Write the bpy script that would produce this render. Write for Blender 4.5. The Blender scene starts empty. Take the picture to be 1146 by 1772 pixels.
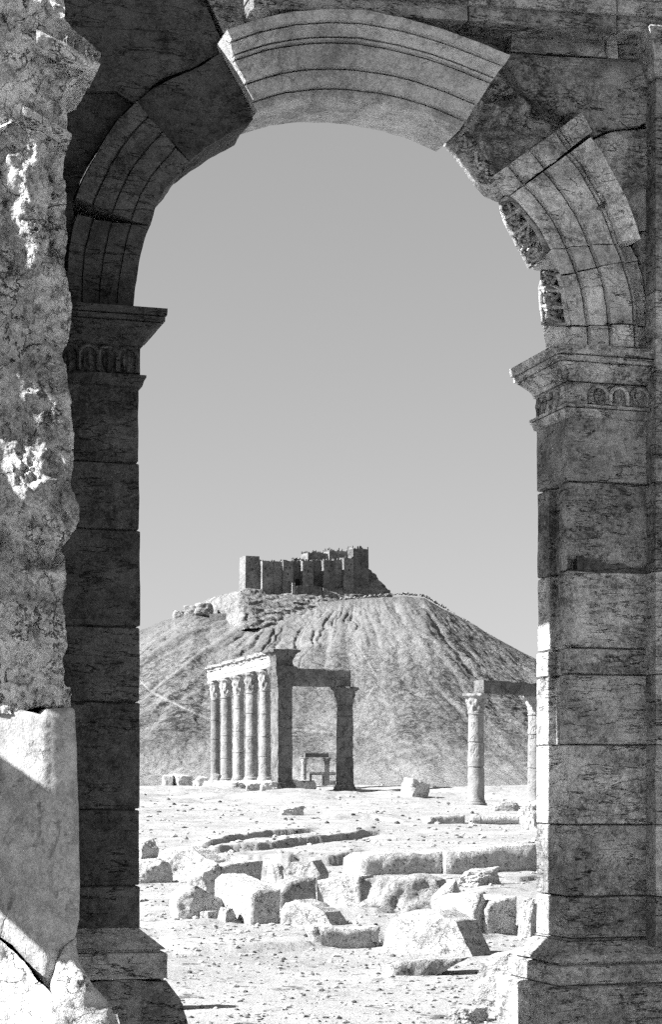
import bpy, math, random
import numpy as np
from mathutils import Vector
from mathutils.geometry import delaunay_2d_cdt

# ------------------------------------------------------------------ camera
F = 3375.0; EYE = 2.05; HX = 573.0; HY = 1375.0
scene = bpy.context.scene
cam_d = bpy.data.cameras.new('camera'); cam = bpy.data.objects.new('camera', cam_d)
scene.collection.objects.link(cam); scene.camera = cam
cam.location = (0, 0, EYE); cam.rotation_euler = (math.radians(90), 0, 0)
cam_d.sensor_fit = 'VERTICAL'; cam_d.sensor_height = 36.0
cam_d.lens = F / 1772.0 * 36.0
cam_d.shift_y = (HY - 886.0) / 1772.0
cam_d.clip_start = 0.1; cam_d.clip_end = 30000

# ------------------------------------------------------------------ light
SUN_EL = math.radians(37); SUN_H = Vector((-0.9755, -0.22, 0)).normalized()
SUN = Vector((SUN_H.x * math.cos(SUN_EL), SUN_H.y * math.cos(SUN_EL), math.sin(SUN_EL)))
world = bpy.data.worlds.new('World'); scene.world = world; world.use_nodes = True
wn = world.node_tree; wn.nodes.clear()
sky = wn.nodes.new('ShaderNodeTexSky'); sky.sky_type = 'NISHITA'; sky.sun_disc = False
sky.sun_elevation = SUN_EL; sky.sun_rotation = math.atan2(SUN_H.x, SUN_H.y)
sky.air_density = 1.0; sky.dust_density = 0.6; sky.ozone_density = 1.0; sky.altitude = 400
bw = wn.nodes.new('ShaderNodeRGBToBW'); bg = wn.nodes.new('ShaderNodeBackground'); wo = wn.nodes.new('ShaderNodeOutputWorld')
bg.inputs['Strength'].default_value = 0.05
pw = wn.nodes.new('ShaderNodeMath'); pw.operation = 'POWER'; pw.inputs[1].default_value = 0.55
mu = wn.nodes.new('ShaderNodeMath'); mu.operation = 'MULTIPLY'; mu.inputs[1].default_value = 1.58
wn.links.new(sky.outputs[0], bw.inputs[0]); wn.links.new(bw.outputs[0], pw.inputs[0]); wn.links.new(pw.outputs[0], mu.inputs[0]); wn.links.new(mu.outputs[0], bg.inputs['Color']); wn.links.new(bg.outputs[0], wo.inputs[0])
sd = bpy.data.lights.new('sun', 'SUN'); sd.energy = 5.0; sd.angle = math.radians(0.5); sd.color = (1, 1, 1)
sun = bpy.data.objects.new('sun', sd); scene.collection.objects.link(sun)
sun.rotation_euler = (-SUN).to_track_quat('-Z', 'Y').to_euler(); sun.location = (-40, -10, 40)
vs = scene.view_settings; vs.view_transform = 'Standard'; vs.look = 'None'; vs.gamma = 1; vs.use_curve_mapping = False
vs.exposure = 1.72
scene.cycles.max_bounces = 5; scene.cycles.diffuse_bounces = 1
scene.cycles.use_denoising = False
scene.cycles.use_adaptive_sampling = True; scene.cycles.adaptive_threshold = 0.08; scene.cycles.adaptive_min_samples = 16

# ------------------------------------------------------------------ noise
_r = np.random.RandomState(7)
_perm = np.concatenate([_r.permutation(256)] * 3)
_g = _r.normal(size=(256, 3)); _g /= np.linalg.norm(_g, axis=1)[:, None]
def pn(P):
    P = np.asarray(P, float); i = np.floor(P).astype(int); f = P - i; i &= 255
    u = f * f * f * (f * (f * 6 - 15) + 10)
    def g(dx, dy, dz):
        h = _perm[_perm[_perm[(i[:, 0] + dx) & 255] + ((i[:, 1] + dy) & 255)] + ((i[:, 2] + dz) & 255)]
        return (_g[h] * (f - np.array([dx, dy, dz]))).sum(1)
    x0 = g(0,0,0) * (1-u[:,0]) + g(1,0,0) * u[:,0]; x1 = g(0,1,0) * (1-u[:,0]) + g(1,1,0) * u[:,0]
    x2 = g(0,0,1) * (1-u[:,0]) + g(1,0,1) * u[:,0]; x3 = g(0,1,1) * (1-u[:,0]) + g(1,1,1) * u[:,0]
    return ((x0*(1-u[:,1]) + x1*u[:,1]) * (1-u[:,2]) + (x2*(1-u[:,1]) + x3*u[:,1]) * u[:,2]) * 1.6
def fbm(P, o=4, ridged=False):
    P = np.asarray(P, float); t = 0; a = 1.0; s = 0
    for k in range(o):
        n = pn(P * (2.03 ** k) + 17.3 * k)
        if ridged: n = 1 - 2 * np.abs(n)
        t = t + a * n; s += a; a *= 0.5
    return t / s
def vnoise(P, o=3):
    return np.stack([fbm(P + 31.7, o), fbm(P + 71.1, o), fbm(P + 113.9, o)], 1)
def sstep(x): x = np.clip(x, 0, 1); return x * x * (3 - 2 * x)

# ------------------------------------------------------------------ frames and pixels
def at(px, py, Y): return Vector(((px - HX) / F * Y, Y, EYE + (HY - py) / F * Y))
class Frame:
    """u to the right along the face, v up, w away from the viewer"""
    def __init__(s, o, yaw):
        s.o = np.array(o, float); c, t = math.cos(yaw), math.sin(yaw)
        s.u = np.array([c, t, 0.]); s.v = np.array([0, 0, 1.]); s.w = np.array([-t, c, 0.])
    def world(s, V): V = np.asarray(V, float); return s.o + V[:, :1] * s.u + V[:, 1:2] * s.v + V[:, 2:3] * s.w
    def loc(s, px, py, w=0.0):
        d = np.array([(px - HX) / F, 1.0, (HY - py) / F]); c = np.array([0, 0, EYE])
        p0 = s.o + s.w * w
        t = ((p0 - c) @ s.w) / (d @ s.w)
        q = c + d * t - s.o
        return (float(q @ s.u), float(q @ s.v))
    def poly(s, pts, w=0.0): return [s.loc(x, y, w) for x, y in pts]
K = 0.30
WF = Frame((0, 17.0, 0), math.atan(K))     # front plane of the arch wall
WORLD = Frame((0, 0, 0), 0)

# ------------------------------------------------------------------ mesh tools
_tone = random.Random(11)
class MB:
    def __init__(s): s.V = []; s.F = []; s.n = 0; s.T = []
    def add(s, V, Fc):
        V = np.asarray(V, float); s.V.append(V); k = s.n
        s.F.extend([tuple(i + k for i in f) for f in Fc]); s.n += len(V); s.T.append(np.full(len(V), _tone.uniform(.68, 1.26))); return s
    def build(s, name, mat, parent=None, angle=38, label=None, smooth=True):
        me = bpy.data.meshes.new(name); V = np.concatenate(s.V)
        me.from_pydata(V.tolist(), [], s.F); me.update()
        at_ = me.attributes.new('tone', 'FLOAT', 'POINT'); at_.data.foreach_set('value', np.concatenate(s.T).astype(np.float32))
        me.validate()
        if smooth:
            me.shade_smooth()
            me.set_sharp_from_angle(angle=math.radians(angle))
        me.materials.append(mat)
        o = bpy.data.objects.new(name, me); scene.collection.objects.link(o)
        if parent is not None:
            o.parent = parent; o.matrix_parent_inverse = parent.matrix_world.inverted()
        if label: o['label'] = label
        return o
def tag(o, label=None, cat=None, group=None, kind=None):
    if label: o['label'] = label
    if cat: o['category'] = cat
    if group: o['group'] = group
    if kind: o['kind'] = kind
    return o
def thing(name, label, cat, loc, group=None):
    o = bpy.data.objects.new(name, None); scene.collection.objects.link(o)
    o.location = loc; o.empty_display_size = 0.3
    o.matrix_world.translation = Vector(loc)
    return tag(o, label, cat, group)
def dens(P, res, closed=True):
    out = []; n = len(P)
    for i in range(n if closed else n - 1):
        a = np.array(P[i], float); b = np.array(P[(i + 1) % n], float)
        k = max(1, int(math.ceil(np.linalg.norm(b - a) / res)))
        for j in range(k): out.append(a + (b - a) * j / k)
    if not closed: out.append(np.array(P[-1], float))
    return np.array(out)
def inside(Q, P):
    x, y = Q[:, 0], Q[:, 1]; r = np.zeros(len(Q), bool); n = len(P)
    for i in range(n):
        a, b = P[i], P[(i + 1) % n]
        if a[1] == b[1]: continue
        c = ((a[1] > y) != (b[1] > y)) & (x < (b[0] - a[0]) * (y - a[1]) / (b[1] - a[1]) + a[0]); r ^= c
    return r
def dist_out(Q, P):
    d = np.full(len(Q), 1e9); n = len(P)
    for i in range(n):
        a = P[i]; e = P[(i + 1) % n] - a; L = e @ e
        t = np.clip(((Q - a) @ e) / max(L, 1e-12), 0, 1); d = np.minimum(d, np.linalg.norm(Q - a - t[:, None] * e, axis=1))
    return d
def slab(poly, w0, w1, res=0.06, rag=0.0, ragsc=3.0, rnd=0.015, amp=0.006, sc=4.0, face=0.0, facesc=2.0, wfun=None, seed=0, ridged=False):
    """closed stone: polygon in (u,v), from depth w0 (front) to w1; rough, with worn arrises"""
    P0 = dens(poly, res)
    area = 0.5 * sum(P0[i][0] * P0[(i+1) % len(P0)][1] - P0[(i+1) % len(P0)][0] * P0[i][1] for i in range(len(P0)))
    if area < 0: P0 = P0[::-1]
    if rag > 0:
        q = np.column_stack([P0 * ragsc, np.full(len(P0), seed * 3.1 + .5)])
        P0 = P0 + np.column_stack([fbm(q, 4), fbm(q + 50, 4)]) * rag
    lo, hi = P0.min(0), P0.max(0)
    gx = np.arange(lo[0] + res / 2, hi[0], res); gy = np.arange(lo[1] + res / 2, hi[1], res * .9)
    X, Yg = np.meshgrid(gx, gy); X = X + (np.arange(len(gy)) % 2)[:, None] * res / 2
    Q = np.column_stack([X.ravel(), Yg.ravel()])
    rr = np.random.RandomState(seed + 5); Q = Q + rr.uniform(-.22, .22, Q.shape) * res
    if len(Q):
        Q = Q[inside(Q, P0)]
        if len(Q): Q = Q[dist_out(Q, P0) > res * .5]
    pts = [Vector(p) for p in P0] + [Vector(p) for p in Q]; n = len(P0)
    r = delaunay_2d_cdt(pts, [(i, (i + 1) % n) for i in range(n)], [], 0, 1e-5, True)
    V2 = np.array([tuple(v) for v in r[0]]); T = [tuple(f) for f in r[2] if len(f) >= 3]
    cen = np.array([V2[list(f)].mean(0) for f in T]); ok_ = inside(cen, P0); T = [f for f, k_ in zip(T, ok_) if k_]
    d = dist_out(V2, P0)
    w = np.full(len(V2), float(w0))
    if wfun is not None: w = w + wfun(V2)
    if face: w = w + face * fbm(np.column_stack([V2 * facesc, np.full(len(V2), seed * 1.7)]), 5, ridged) * np.clip(d / (res * 1.5), 0.15, 1)
    rn = rnd * np.clip(1 - d / max(rnd * 2.2, 1e-6), 0, 1) ** 2
    w = w + rn
    front = np.column_stack([V2, w]); nv = len(V2)
    cnt = {}
    for f in T:
        for i in range(len(f)):
            cnt[(f[i], f[(i+1) % len(f)])] = 1
    bed = [e for e in cnt if (e[1], e[0]) not in cnt]
    bv = sorted({v for e in bed for v in e}); idx = {v: i for i, v in enumerate(bv)}
    Fc = [f for f in T]
    nr = max(1, int(abs(w1 - w0) / res / 1.3)); rings = []
    base = nv; allV = [front]
    for k in range(1, nr):
        wr = w[bv] + (w1 - w[bv]) * k / nr
        allV.append(np.column_stack([V2[bv], wr])); rings.append(base); base += len(bv)
    backbase = base; allV.append(np.column_stack([V2, np.full(nv, float(w1))]))
    for a, b in bed:
        prev = (a, b)
        for rb in rings:
            cur = (rb + idx[a], rb + idx[b]); Fc.append((prev[1], prev[0], cur[0], cur[1])); prev = cur
        Fc.append((prev[1], prev[0], backbase + a, backbase + b))
    Fc += [tuple(backbase + i for i in reversed(f)) for f in T]
    V = np.concatenate(allV)
    if amp: V = V + vnoise(V * sc + seed * 7.7, 3) * amp
    return V, [f[::-1] for f in Fc]      # local w points away, so flip
def loft(plan, rows, res=0.08, amp=0.004, sc=4.0, seed=0, cap=True, hmax=None, hook=None):
    """plan polygon (u,w), rows [(v, offset)] from bottom to top"""
    P = dens(plan, res); n = len(P)
    area = 0.5 * sum(P[i][0] * P[(i+1) % n][1] - P[(i+1) % n][0] * P[i][1] for i in range(n))
    if area < 0: P = P[::-1]
    e = np.roll(P, -1, 0) - P; e /= np.linalg.norm(e, axis=1)[:, None]
    nn = np.column_stack([e[:, 1], -e[:, 0]]); pv = np.roll(nn, 1, 0); m = nn + pv
    m = m / np.maximum((m * nn).sum(1), .3)[:, None]
    R = []
    hm = hmax or res
    for (v0, o0), (v1, o1) in zip(rows[:-1], rows[1:]):
        k = max(1, int(math.ceil(abs(v1 - v0) / hm)))
        for j in range(k): R.append((v0 + (v1-v0) * j / k, o0 + (o1-o0) * j / k))
    R.append(rows[-1])
    V = []
    for v, o in R:
        q = P + m * o; V.append(np.column_stack([q[:, 0], np.full(n, v), q[:, 1]]))
    V = np.concatenate(V); Fc = []
    for k in range(len(R) - 1):
        for i in range(n):
            a = k * n + i; b = k * n + (i + 1) % n; Fc.append((a, a + n, b + n, b))
    if cap:
        Fc.append(tuple(range(n))); Fc.append(tuple(reversed(range((len(R)-1) * n, len(R) * n))))
    if hook is not None: V = hook(V)
    if amp: V = V + vnoise(V * sc + seed * 5.3, 3) * amp
    return V, Fc
def sweep(I, O, sec, back, J=None, nt=60, amp=0.004, sc=4.0, seed=0, sof=0.0, res=0.05, facer=0.0):
    """arch stone: inner curve I, outer curve O (lists of (u,v)), moulded section sec [(s,w)] from inner to outer"""
    def rs(C):
        C = np.array(C, float); L = np.r_[0, np.cumsum(np.linalg.norm(np.diff(C, axis=0), axis=1))]; t = np.linspace(0, L[-1], nt)
        return np.column_stack([np.interp(t, L, C[:, 0]), np.interp(t, L, C[:, 1])])
    Ic, Oc = rs(I), rs(O); Jc = rs(J) if J is not None else Ic
    w0 = sec[0][1]; S = []
    for (s0, a0), (s1, a1) in zip(sec[:-1], sec[1:]):
        k = max(1, int(abs(s1 - s0) / 0.05))
        for j in range(k): S.append((s0 + (s1-s0) * j / k, a0 + (a1-a0) * j / k, 0))
    S.append((sec[-1][0], sec[-1][1], 0))
    nb = max(3, int((back - w0) / res))
    for j in range(1, nb + 1): S.append((1.0, sec[-1][1] + (back - sec[-1][1]) * j / nb, 0))
    for j in range(1, 6): S.append((1 - j / 6, back, 0))
    for j in range(nb, 0, -1): S.append((0.0, w0 + (back - w0) * j / nb, 1))
    m = len(S); V = np.zeros((nt, m, 3)); Fc = []
    for q, (s, w, fl) in enumerate(S):
        f = max(0, (w - w0) / (back - w0)); Iq = Ic + (Jc - Ic) * f
        V[:, q, :2] = Iq + (Oc - Iq) * s; V[:, q, 2] = w
        if fl and sof:
            mid = Oc - Ic; mid /= np.linalg.norm(mid, axis=1)[:, None]
            nz = fbm(np.column_stack([V[:, q, :2] * 5, np.full(nt, w * 5)]), 4, True)
            V[:, q, :2] += mid * (np.maximum(nz, -.3) * sof * min(1, 4 * f))[:, None]
    V = V.reshape(-1, 3)
    for i in range(nt - 1):
        for q in range(m):
            a = i * m + q; b = i * m + (q + 1) % m; Fc.append((a, a + m, b + m, b))
    Fc.append(tuple(range(m))); Fc.append(tuple(reversed(range((nt-1) * m, nt * m))))
    if facer:
        V[:, 2] += facer * fbm(V * 3.1 + seed * 3, 4)
    V = V + vnoise(V * sc + seed * 3.3, 3) * amp
    return V, Fc
_ico = {}
def ico(sub):
    if sub not in _ico:
        import bmesh
        bm = bmesh.new(); bmesh.ops.create_icosphere(bm, subdivisions=sub, radius=1); bm.verts.ensure_lookup_table()
        _ico[sub] = (np.array([v.co[:] for v in bm.verts]), [tuple(v.index for v in f.verts) for f in bm.faces]); bm.free()
    return _ico[sub]
def rockgeo(seed, dims, p=16, cuts=5, amp=0.05, sub=5, sc=2.0, tilt=0.12, yaw=0.0, lean=0.0, strata=0.0):
    D, Fc = ico(sub); r = np.random.RandomState(seed); N = []; H = []
    for ax in range(3):
        for sg in (-1, 1):
            n = np.zeros(3); n[ax] = sg; n += r.uniform(-tilt, tilt, 3); N.append(n / np.linalg.norm(n)); H.append(r.uniform(.92, 1.03))
    for k in range(cuts):
        n = r.normal(size=3); n[2] = abs(n[2]) * .8; N.append(n / np.linalg.norm(n)); H.append(r.uniform(1.0, 1.3))
    dots = np.maximum(D @ np.array(N).T / np.array(H), 0)
    R = (dots ** p).sum(1) ** (-1 / p)
    V = D * R[:, None]; dm = np.array(dims, float) / 2
    t = fbm(V * sc * .8 + seed * 9.1, 4) * 4; ft = np.floor(t); n1 = .7 * (ft + sstep((t - ft) * 2.6 - .8)) / 4 + .6 * fbm(V * sc * 1.3 + seed * 9.1, 5) + .16 * fbm(V * sc * 3.4 + seed, 4, True); n2 = fbm(V * sc * .6 + seed * 4.1 + 40, 3, True)
    V = V * (1 + amp * 1.2 * n1 - amp * .8 * np.maximum(n2, 0))[:, None]
    if strata: V[:, :2] *= (1 + strata * fbm(np.column_stack([V[:, 0] * .6, V[:, 1] * .6, V[:, 2] * 6]) + seed, 3))[:, None]
    V = V * dm
    c, s = math.cos(yaw), math.sin(yaw); cl, sl = math.cos(lean), math.sin(lean)
    x = V[:, 0] * cl - V[:, 2] * sl; z = V[:, 0] * sl + V[:, 2] * cl
    V = np.column_stack([x * c - V[:, 1] * s, x * s + V[:, 1] * c, z])
    return V, Fc

# ------------------------------------------------------------------ materials (all grey: the photograph is black and white)
def stone(name, c0, c1, crack=0.5, csc=3.0, flat=3.0, bump=0.5, fine=60.0, spot=0.0, stain=0.3, sc=1.0, pit=0.4, vor=0.6, dist=.04, ck1=.010):
    m = bpy.data.materials.new(name); m.use_nodes = True; t = m.node_tree; N = t.nodes; L = t.links
    b = N['Principled BSDF']; b.inputs['Roughness'].default_value = 0.93; b.inputs['Specular IOR Level'].default_value = 0.15
    tc = N.new('ShaderNodeTexCoord'); mp = N.new('ShaderNodeMapping'); mp.inputs['Scale'].default_value = (sc, sc, sc)
    ta0 = N.new('ShaderNodeAttribute'); ta0.attribute_name = 'tone'
    of = N.new('ShaderNodeVectorMath'); of.operation = 'SCALE'; of.inputs[0].default_value = (83 / sc, 47 / sc, 29 / sc); L.new(ta0.outputs['Fac'], of.inputs['Scale'])
    ad = N.new('ShaderNodeVectorMath'); ad.operation = 'ADD'; L.new(tc.outputs['Object'], ad.inputs[0]); L.new(of.outputs[0], ad.inputs[1])
    L.new(ad.outputs[0], mp.inputs['Vector'])
    def noise(scale, det=6, rough=.6, dist=0, src=mp):
        n = N.new('ShaderNodeTexNoise'); n.inputs['Scale'].default_value = scale; n.inputs['Detail'].default_value = det
        n.inputs['Roughness'].default_value = rough; n.inputs['Distortion'].default_value = dist
        L.new(src.outputs[0], n.inputs['Vector']); return n
    def ramp(src, p0, p1, a=0.0, b_=1.0):
        r = N.new('ShaderNodeMapRange'); r.inputs['From Min'].default_value = p0; r.inputs['From Max'].default_value = p1
        r.inputs['To Min'].default_value = a; r.inputs['To Max'].default_value = b_; L.new(src, r.inputs['Value']); return r.outputs[0]
    def mth(op, a, b2, clamp=False):
        q = N.new('ShaderNodeMath'); q.operation = op; q.use_clamp = clamp
        for i, x in enumerate((a, b2)):
            if isinstance(x, (int, float)): q.inputs[i].default_value = x
            else: L.new(x, q.inputs[i])
        return q.outputs[0]
    big = noise(.9, 4, .6, .4); med = noise(4.5, 7, .68, .3); fin = noise(fine, 3, .7)
    # wavy cracks along the bedding, and fractures
    st = N.new('ShaderNodeMapping'); st.inputs['Scale'].default_value = (1, 1, flat); L.new(mp.outputs[0], st.inputs['Vector'])
    def iso(scale, dist, wd, off):
        q = noise(scale, 5, .55, dist, src=st); a = mth('ABSOLUTE', mth('SUBTRACT', q.outputs[0], off), 0.0); return ramp(a, 0.0, wd, 1.0, 0.0)
    i1 = mth('MULTIPLY', iso(csc * .45, .15, ck1, .5), ramp(noise(2.6, 4).outputs[0], .47, .55))
    i2 = mth('MULTIPLY', iso(csc * .9, .3, ck1 * 1.2, .46), ramp(noise(1.9, 4, .6, .5).outputs[0], .5, .6))
    dn = noise(2.6, 6, .7); va = N.new('ShaderNodeVectorMath'); va.operation = 'MULTIPLY_ADD'
    L.new(dn.outputs['Color'], va.inputs[0]); va.inputs[1].default_value = (.5, .5, .6); L.new(st.outputs[0], va.inputs[2])
    vo = N.new('ShaderNodeTexVoronoi'); vo.feature = 'DISTANCE_TO_EDGE'; vo.inputs['Scale'].default_value = csc * .7; L.new(va.outputs[0], vo.inputs['Vector'])
    vl = mth('MULTIPLY', ramp(vo.outputs[0], 0.0, 0.02, 1.0, 0.0), ramp(noise(3.1, 3).outputs[0], .55, .62))
    line = mth('MAXIMUM', mth('MAXIMUM', i1, i2), mth('MULTIPLY', vl, vor))
    bed = noise(1.0, 6, .7, .6, src=st); bedv = ramp(bed.outputs[0], .3, .7)
    pits = noise(14, 5, .7); pitv = mth('MULTIPLY', ramp(pits.outputs[0], .56, .68), ramp(noise(2.1, 4, .6, .8).outputs[0], .46, .62))
    v = mth('MULTIPLY', ramp(big.outputs[0], .40, .60), .40); v = mth('ADD', v, mth('MULTIPLY', ramp(med.outputs[0], .40, .60), .45))
    v = mth('ADD', v, mth('MULTIPLY', bedv, .3))
    v = mth('ADD', v, mth('MULTIPLY', ramp(fin.outputs[0], .34, .66, -1, 1), .26)); v = mth('MAXIMUM', v, -.35)
    mf2 = noise(22, 4, .75, .4); v = mth('ADD', v, mth('MULTIPLY', ramp(mf2.outputs[0], .36, .64, -1, 1), .25)); v = mth('MAXIMUM', mth('MINIMUM', v, 1.25), 0.0)
    mix = N.new('ShaderNodeMix'); mix.data_type = 'RGBA'; L.new(v, mix.inputs['Factor'])
    mix.inputs['A'].default_value = (c0, c0, c0, 1); mix.inputs['B'].default_value = (c1, c1, c1, 1)
    dark = mth('MULTIPLY', line, crack); dark = mth('ADD', dark, mth('MULTIPLY', pitv, pit), True)
    sv = ramp(noise(.7, 5, .62, 1.0).outputs[0], .52, .68); dark = mth('ADD', dark, mth('MULTIPLY', sv, stain), True)
    if spot:
        s2 = noise(9, 4, .75); dark = mth('ADD', dark, mth('MULTIPLY', ramp(s2.outputs[0], .58, .66), spot), True)
    mul = N.new('ShaderNodeMix'); mul.data_type = 'RGBA'; mul.blend_type = 'MIX'; L.new(dark, mul.inputs['Factor'])
    L.new(mix.outputs['Result'], mul.inputs['A']); k = c0 * .28; mul.inputs['B'].default_value = (k, k, k, 1)
    ta = N.new('ShaderNodeAttribute'); ta.attribute_name = 'tone'
    tm = N.new('ShaderNodeVectorMath'); tm.operation = 'SCALE'; L.new(mul.outputs['Result'], tm.inputs[0]); L.new(ta.outputs['Fac'], tm.inputs['Scale'])
    L.new(tm.outputs[0], b.inputs['Base Color'])
    h = mth('MULTIPLY', med.outputs[0], 1.0); h = mth('ADD', h, mth('MULTIPLY', bedv, .35)); h = mth('SUBTRACT', h, mth('MULTIPLY', line, .6))
    h = mth('SUBTRACT', h, mth('MULTIPLY', pitv, .35)); h = mth('ADD', h, mth('MULTIPLY', fin.outputs[0], .12))
    bp = N.new('ShaderNodeBump'); bp.inputs['Strength'].default_value = bump; bp.inputs['Distance'].default_value = dist / sc
    L.new(h, bp.inputs['Height']); L.new(bp.outputs[0], b.inputs['Normal'])
    return m
M = {}
M['dark'] = stone('dark_limestone', .024, .125, crack=.85, csc=3.2, flat=5, bump=.9, stain=.35, vor=.1)  # darker tone range for the left pier, left ring and wall cores
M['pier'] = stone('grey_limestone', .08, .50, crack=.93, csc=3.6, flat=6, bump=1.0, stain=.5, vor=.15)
M['ring'] = stone('ring_limestone', .17, .74, crack=.88, csc=4.0, flat=4, bump=.9, stain=.5, vor=.2)
M['rough'] = stone('rough_broken_limestone', .20, .80, crack=.85, ck1=.011, csc=6.0, flat=1.0, bump=1.0, stain=.35, pit=.7, dist=.10, vor=.35)
M['rubble'] = stone('cracked_pale_rubble', .34, .60, crack=.9, csc=4.5, flat=1.8, bump=1.0, stain=.15, pit=.5, vor=1.0, dist=.07)
M['smooth'] = stone('smooth_pale_limestone', .19, .42, crack=.3, csc=1.6, flat=.4, bump=.8, stain=.4, pit=.5, vor=.3)
M['key'] = stone('keystone_limestone', .22, .58, crack=.15, csc=2, flat=1, bump=.6, stain=.3, pit=.4, vor=.1)
M['block'] = stone('pale_fallen_limestone', .24, .50, crack=.6, ck1=.007, csc=4.4, flat=1.0, bump=1.0, stain=.1, pit=.75, dist=.07, vor=.12)
M['drum'] = stone('column_limestone', .19, .36, crack=.2, csc=1.2, flat=1, bump=.8, stain=.25, ck1=.010, sc=.45, pit=.6, dist=.05)
M['shade_dark'] = stone('darkened_limestone', .06, .20, crack=.3, csc=1.2, flat=1, bump=1.0, stain=.3, sc=.45, pit=.6, dist=.08)  # column stone darkened, shade painted into shaded temple parts; also used for dark pebbles
M['castle'] = stone('fortress_masonry', .07, .23, crack=.4, csc=3, flat=1.5, bump=.8, stain=.3, sc=.10, pit=.8, dist=.05)
M['crag'] = stone('layered_cliff_rock', .09, .33, crack=.7, csc=2.2, flat=4, bump=1.0, stain=.35, sc=.08, pit=.7, dist=.08)

def ground_mat():
    m = bpy.data.materials.new('pale_gravelly_sand'); m.use_nodes = True; t = m.node_tree; N = t.nodes; L = t.links
    b = N['Principled BSDF']; b.inputs['Roughness'].default_value = .95; b.inputs['Specular IOR Level'].default_value = .1
    tc = N.new('ShaderNodeTexCoord')
    def noise(s, d, r=.6):
        n = N.new('ShaderNodeTexNoise'); n.inputs['Scale'].default_value = s; n.inputs['Detail'].default_value = d; n.inputs['Roughness'].default_value = r
        L.new(tc.outputs['Object'], n.inputs['Vector']); return n.outputs[0]
    def ramp(s, a, b_, c=0., d=1.):
        r = N.new('ShaderNodeMapRange'); r.inputs['From Min'].default_value = a; r.inputs['From Max'].default_value = b_
        r.inputs['To Min'].default_value = c; r.inputs['To Max'].default_value = d; L.new(s, r.inputs['Value']); return r.outputs[0]
    def mth(op, a, c, cl=False):
        q = N.new('ShaderNodeMath'); q.operation = op; q.use_clamp = cl
        for i, x in enumerate((a, c)):
            if isinstance(x, (int, float)): q.inputs[i].default_value = x
            else: L.new(x, q.inputs[i])
        return q.outputs[0]
    base = ramp(noise(.35, 6), .3, .7, .225, .33)
    sp = mth('MULTIPLY', ramp(noise(6, 6, .75), .585, .63), .7)
    sp2 = mth('MULTIPLY', ramp(noise(1.5, 7, .8), .575, .62), .72)
    sp3 = mth('MULTIPLY', ramp(noise(28, 3, .7), .62, .70), .35)
    dk = mth('MAXIMUM', mth('MAXIMUM', sp, sp2), sp3)
    v = mth('MULTIPLY', base, mth('SUBTRACT', 1.0, dk))
    cb = N.new('ShaderNodeCombineColor')
    for i in range(3): L.new(v, cb.inputs[i])
    L.new(cb.outputs[0], b.inputs['Base Color'])
    h = mth('ADD', noise(3, 8, .7), mth('MULTIPLY', noise(22, 5, .7), .25))
    bp = N.new('ShaderNodeBump'); bp.inputs['Strength'].default_value = .7; bp.inputs['Distance'].default_value = .06
    L.new(h, bp.inputs['Height']); L.new(bp.outputs[0], b.inputs['Normal']); return m
def hill_mat():
    m = bpy.data.materials.new('stony_desert_hill'); m.use_nodes = True; t = m.node_tree; N = t.nodes; L = t.links
    b = N['Principled BSDF']; b.inputs['Roughness'].default_value = .95; b.inputs['Specular IOR Level'].default_value = .1
    tc = N.new('ShaderNodeTexCoord')
    def noise(s, d, r=.6, dist=0.):
        n = N.new('ShaderNodeTexNoise'); n.inputs['Scale'].default_value = s; n.inputs['Detail'].default_value = d; n.inputs['Roughness'].default_value = r
        n.inputs['Distortion'].default_value = dist
        L.new(tc.outputs['Object'], n.inputs['Vector']); return n.outputs[0]
    def ramp(s, a, b_, c=0., d=1.):
        r = N.new('ShaderNodeMapRange'); r.inputs['From Min'].default_value = a; r.inputs['From Max'].default_value = b_
        r.inputs['To Min'].default_value = c; r.inputs['To Max'].default_value = d; L.new(s, r.inputs['Value']); return r.outputs[0]
    def mth(op, a, c, cl=False):
        q = N.new('ShaderNodeMath'); q.operation = op; q.use_clamp = cl
        for i, x in enumerate((a, c)):
            if isinstance(x, (int, float)): q.inputs[i].default_value = x
            else: L.new(x, q.inputs[i])
        return q.outputs[0]
    at_ = N.new('ShaderNodeAttribute'); at_.attribute_name = 'cover'
    sp = N.new('ShaderNodeSeparateColor'); L.new(at_.outputs['Color'], sp.inputs[0])
    base = ramp(noise(.02, 6, .6), .3, .7, .105, .165)
    rub = mth('MAXIMUM', ramp(noise(.20, 5, .68, .6), .50, .545), mth('MULTIPLY', ramp(noise(.7, 3, .8), .52, .6), .4))                       # rubble and scrub
    dens_ = sp.outputs[1]
    dk = mth('MULTIPLY', rub, dens_)
    v = mth('MULTIPLY', base, mth('SUBTRACT', 1.0, mth('MULTIPLY', dk, .88)))
    v = mth('ADD', v, mth('MULTIPLY', sp.outputs[0], .115))       # worn tracks and bare runnels are paler
    v = mth('MULTIPLY', v, ramp(noise(.5, 4, .7), .3, .7, .72, 1.2))
    cb = N.new('ShaderNodeCombineColor')
    for i in range(3): L.new(v, cb.inputs[i])
    L.new(cb.outputs[0], b.inputs['Base Color'])
    h = mth('ADD', noise(.25, 8, .75), mth('MULTIPLY', mth('MULTIPLY', rub, dens_), .4))
    bp = N.new('ShaderNodeBump'); bp.inputs['Strength'].default_value = .75; bp.inputs['Distance'].default_value = 2.6
    L.new(h, bp.inputs['Height']); L.new(bp.outputs[0], b.inputs['Normal']); return m
M['ground'] = ground_mat(); M['hill'] = hill_mat()

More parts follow.
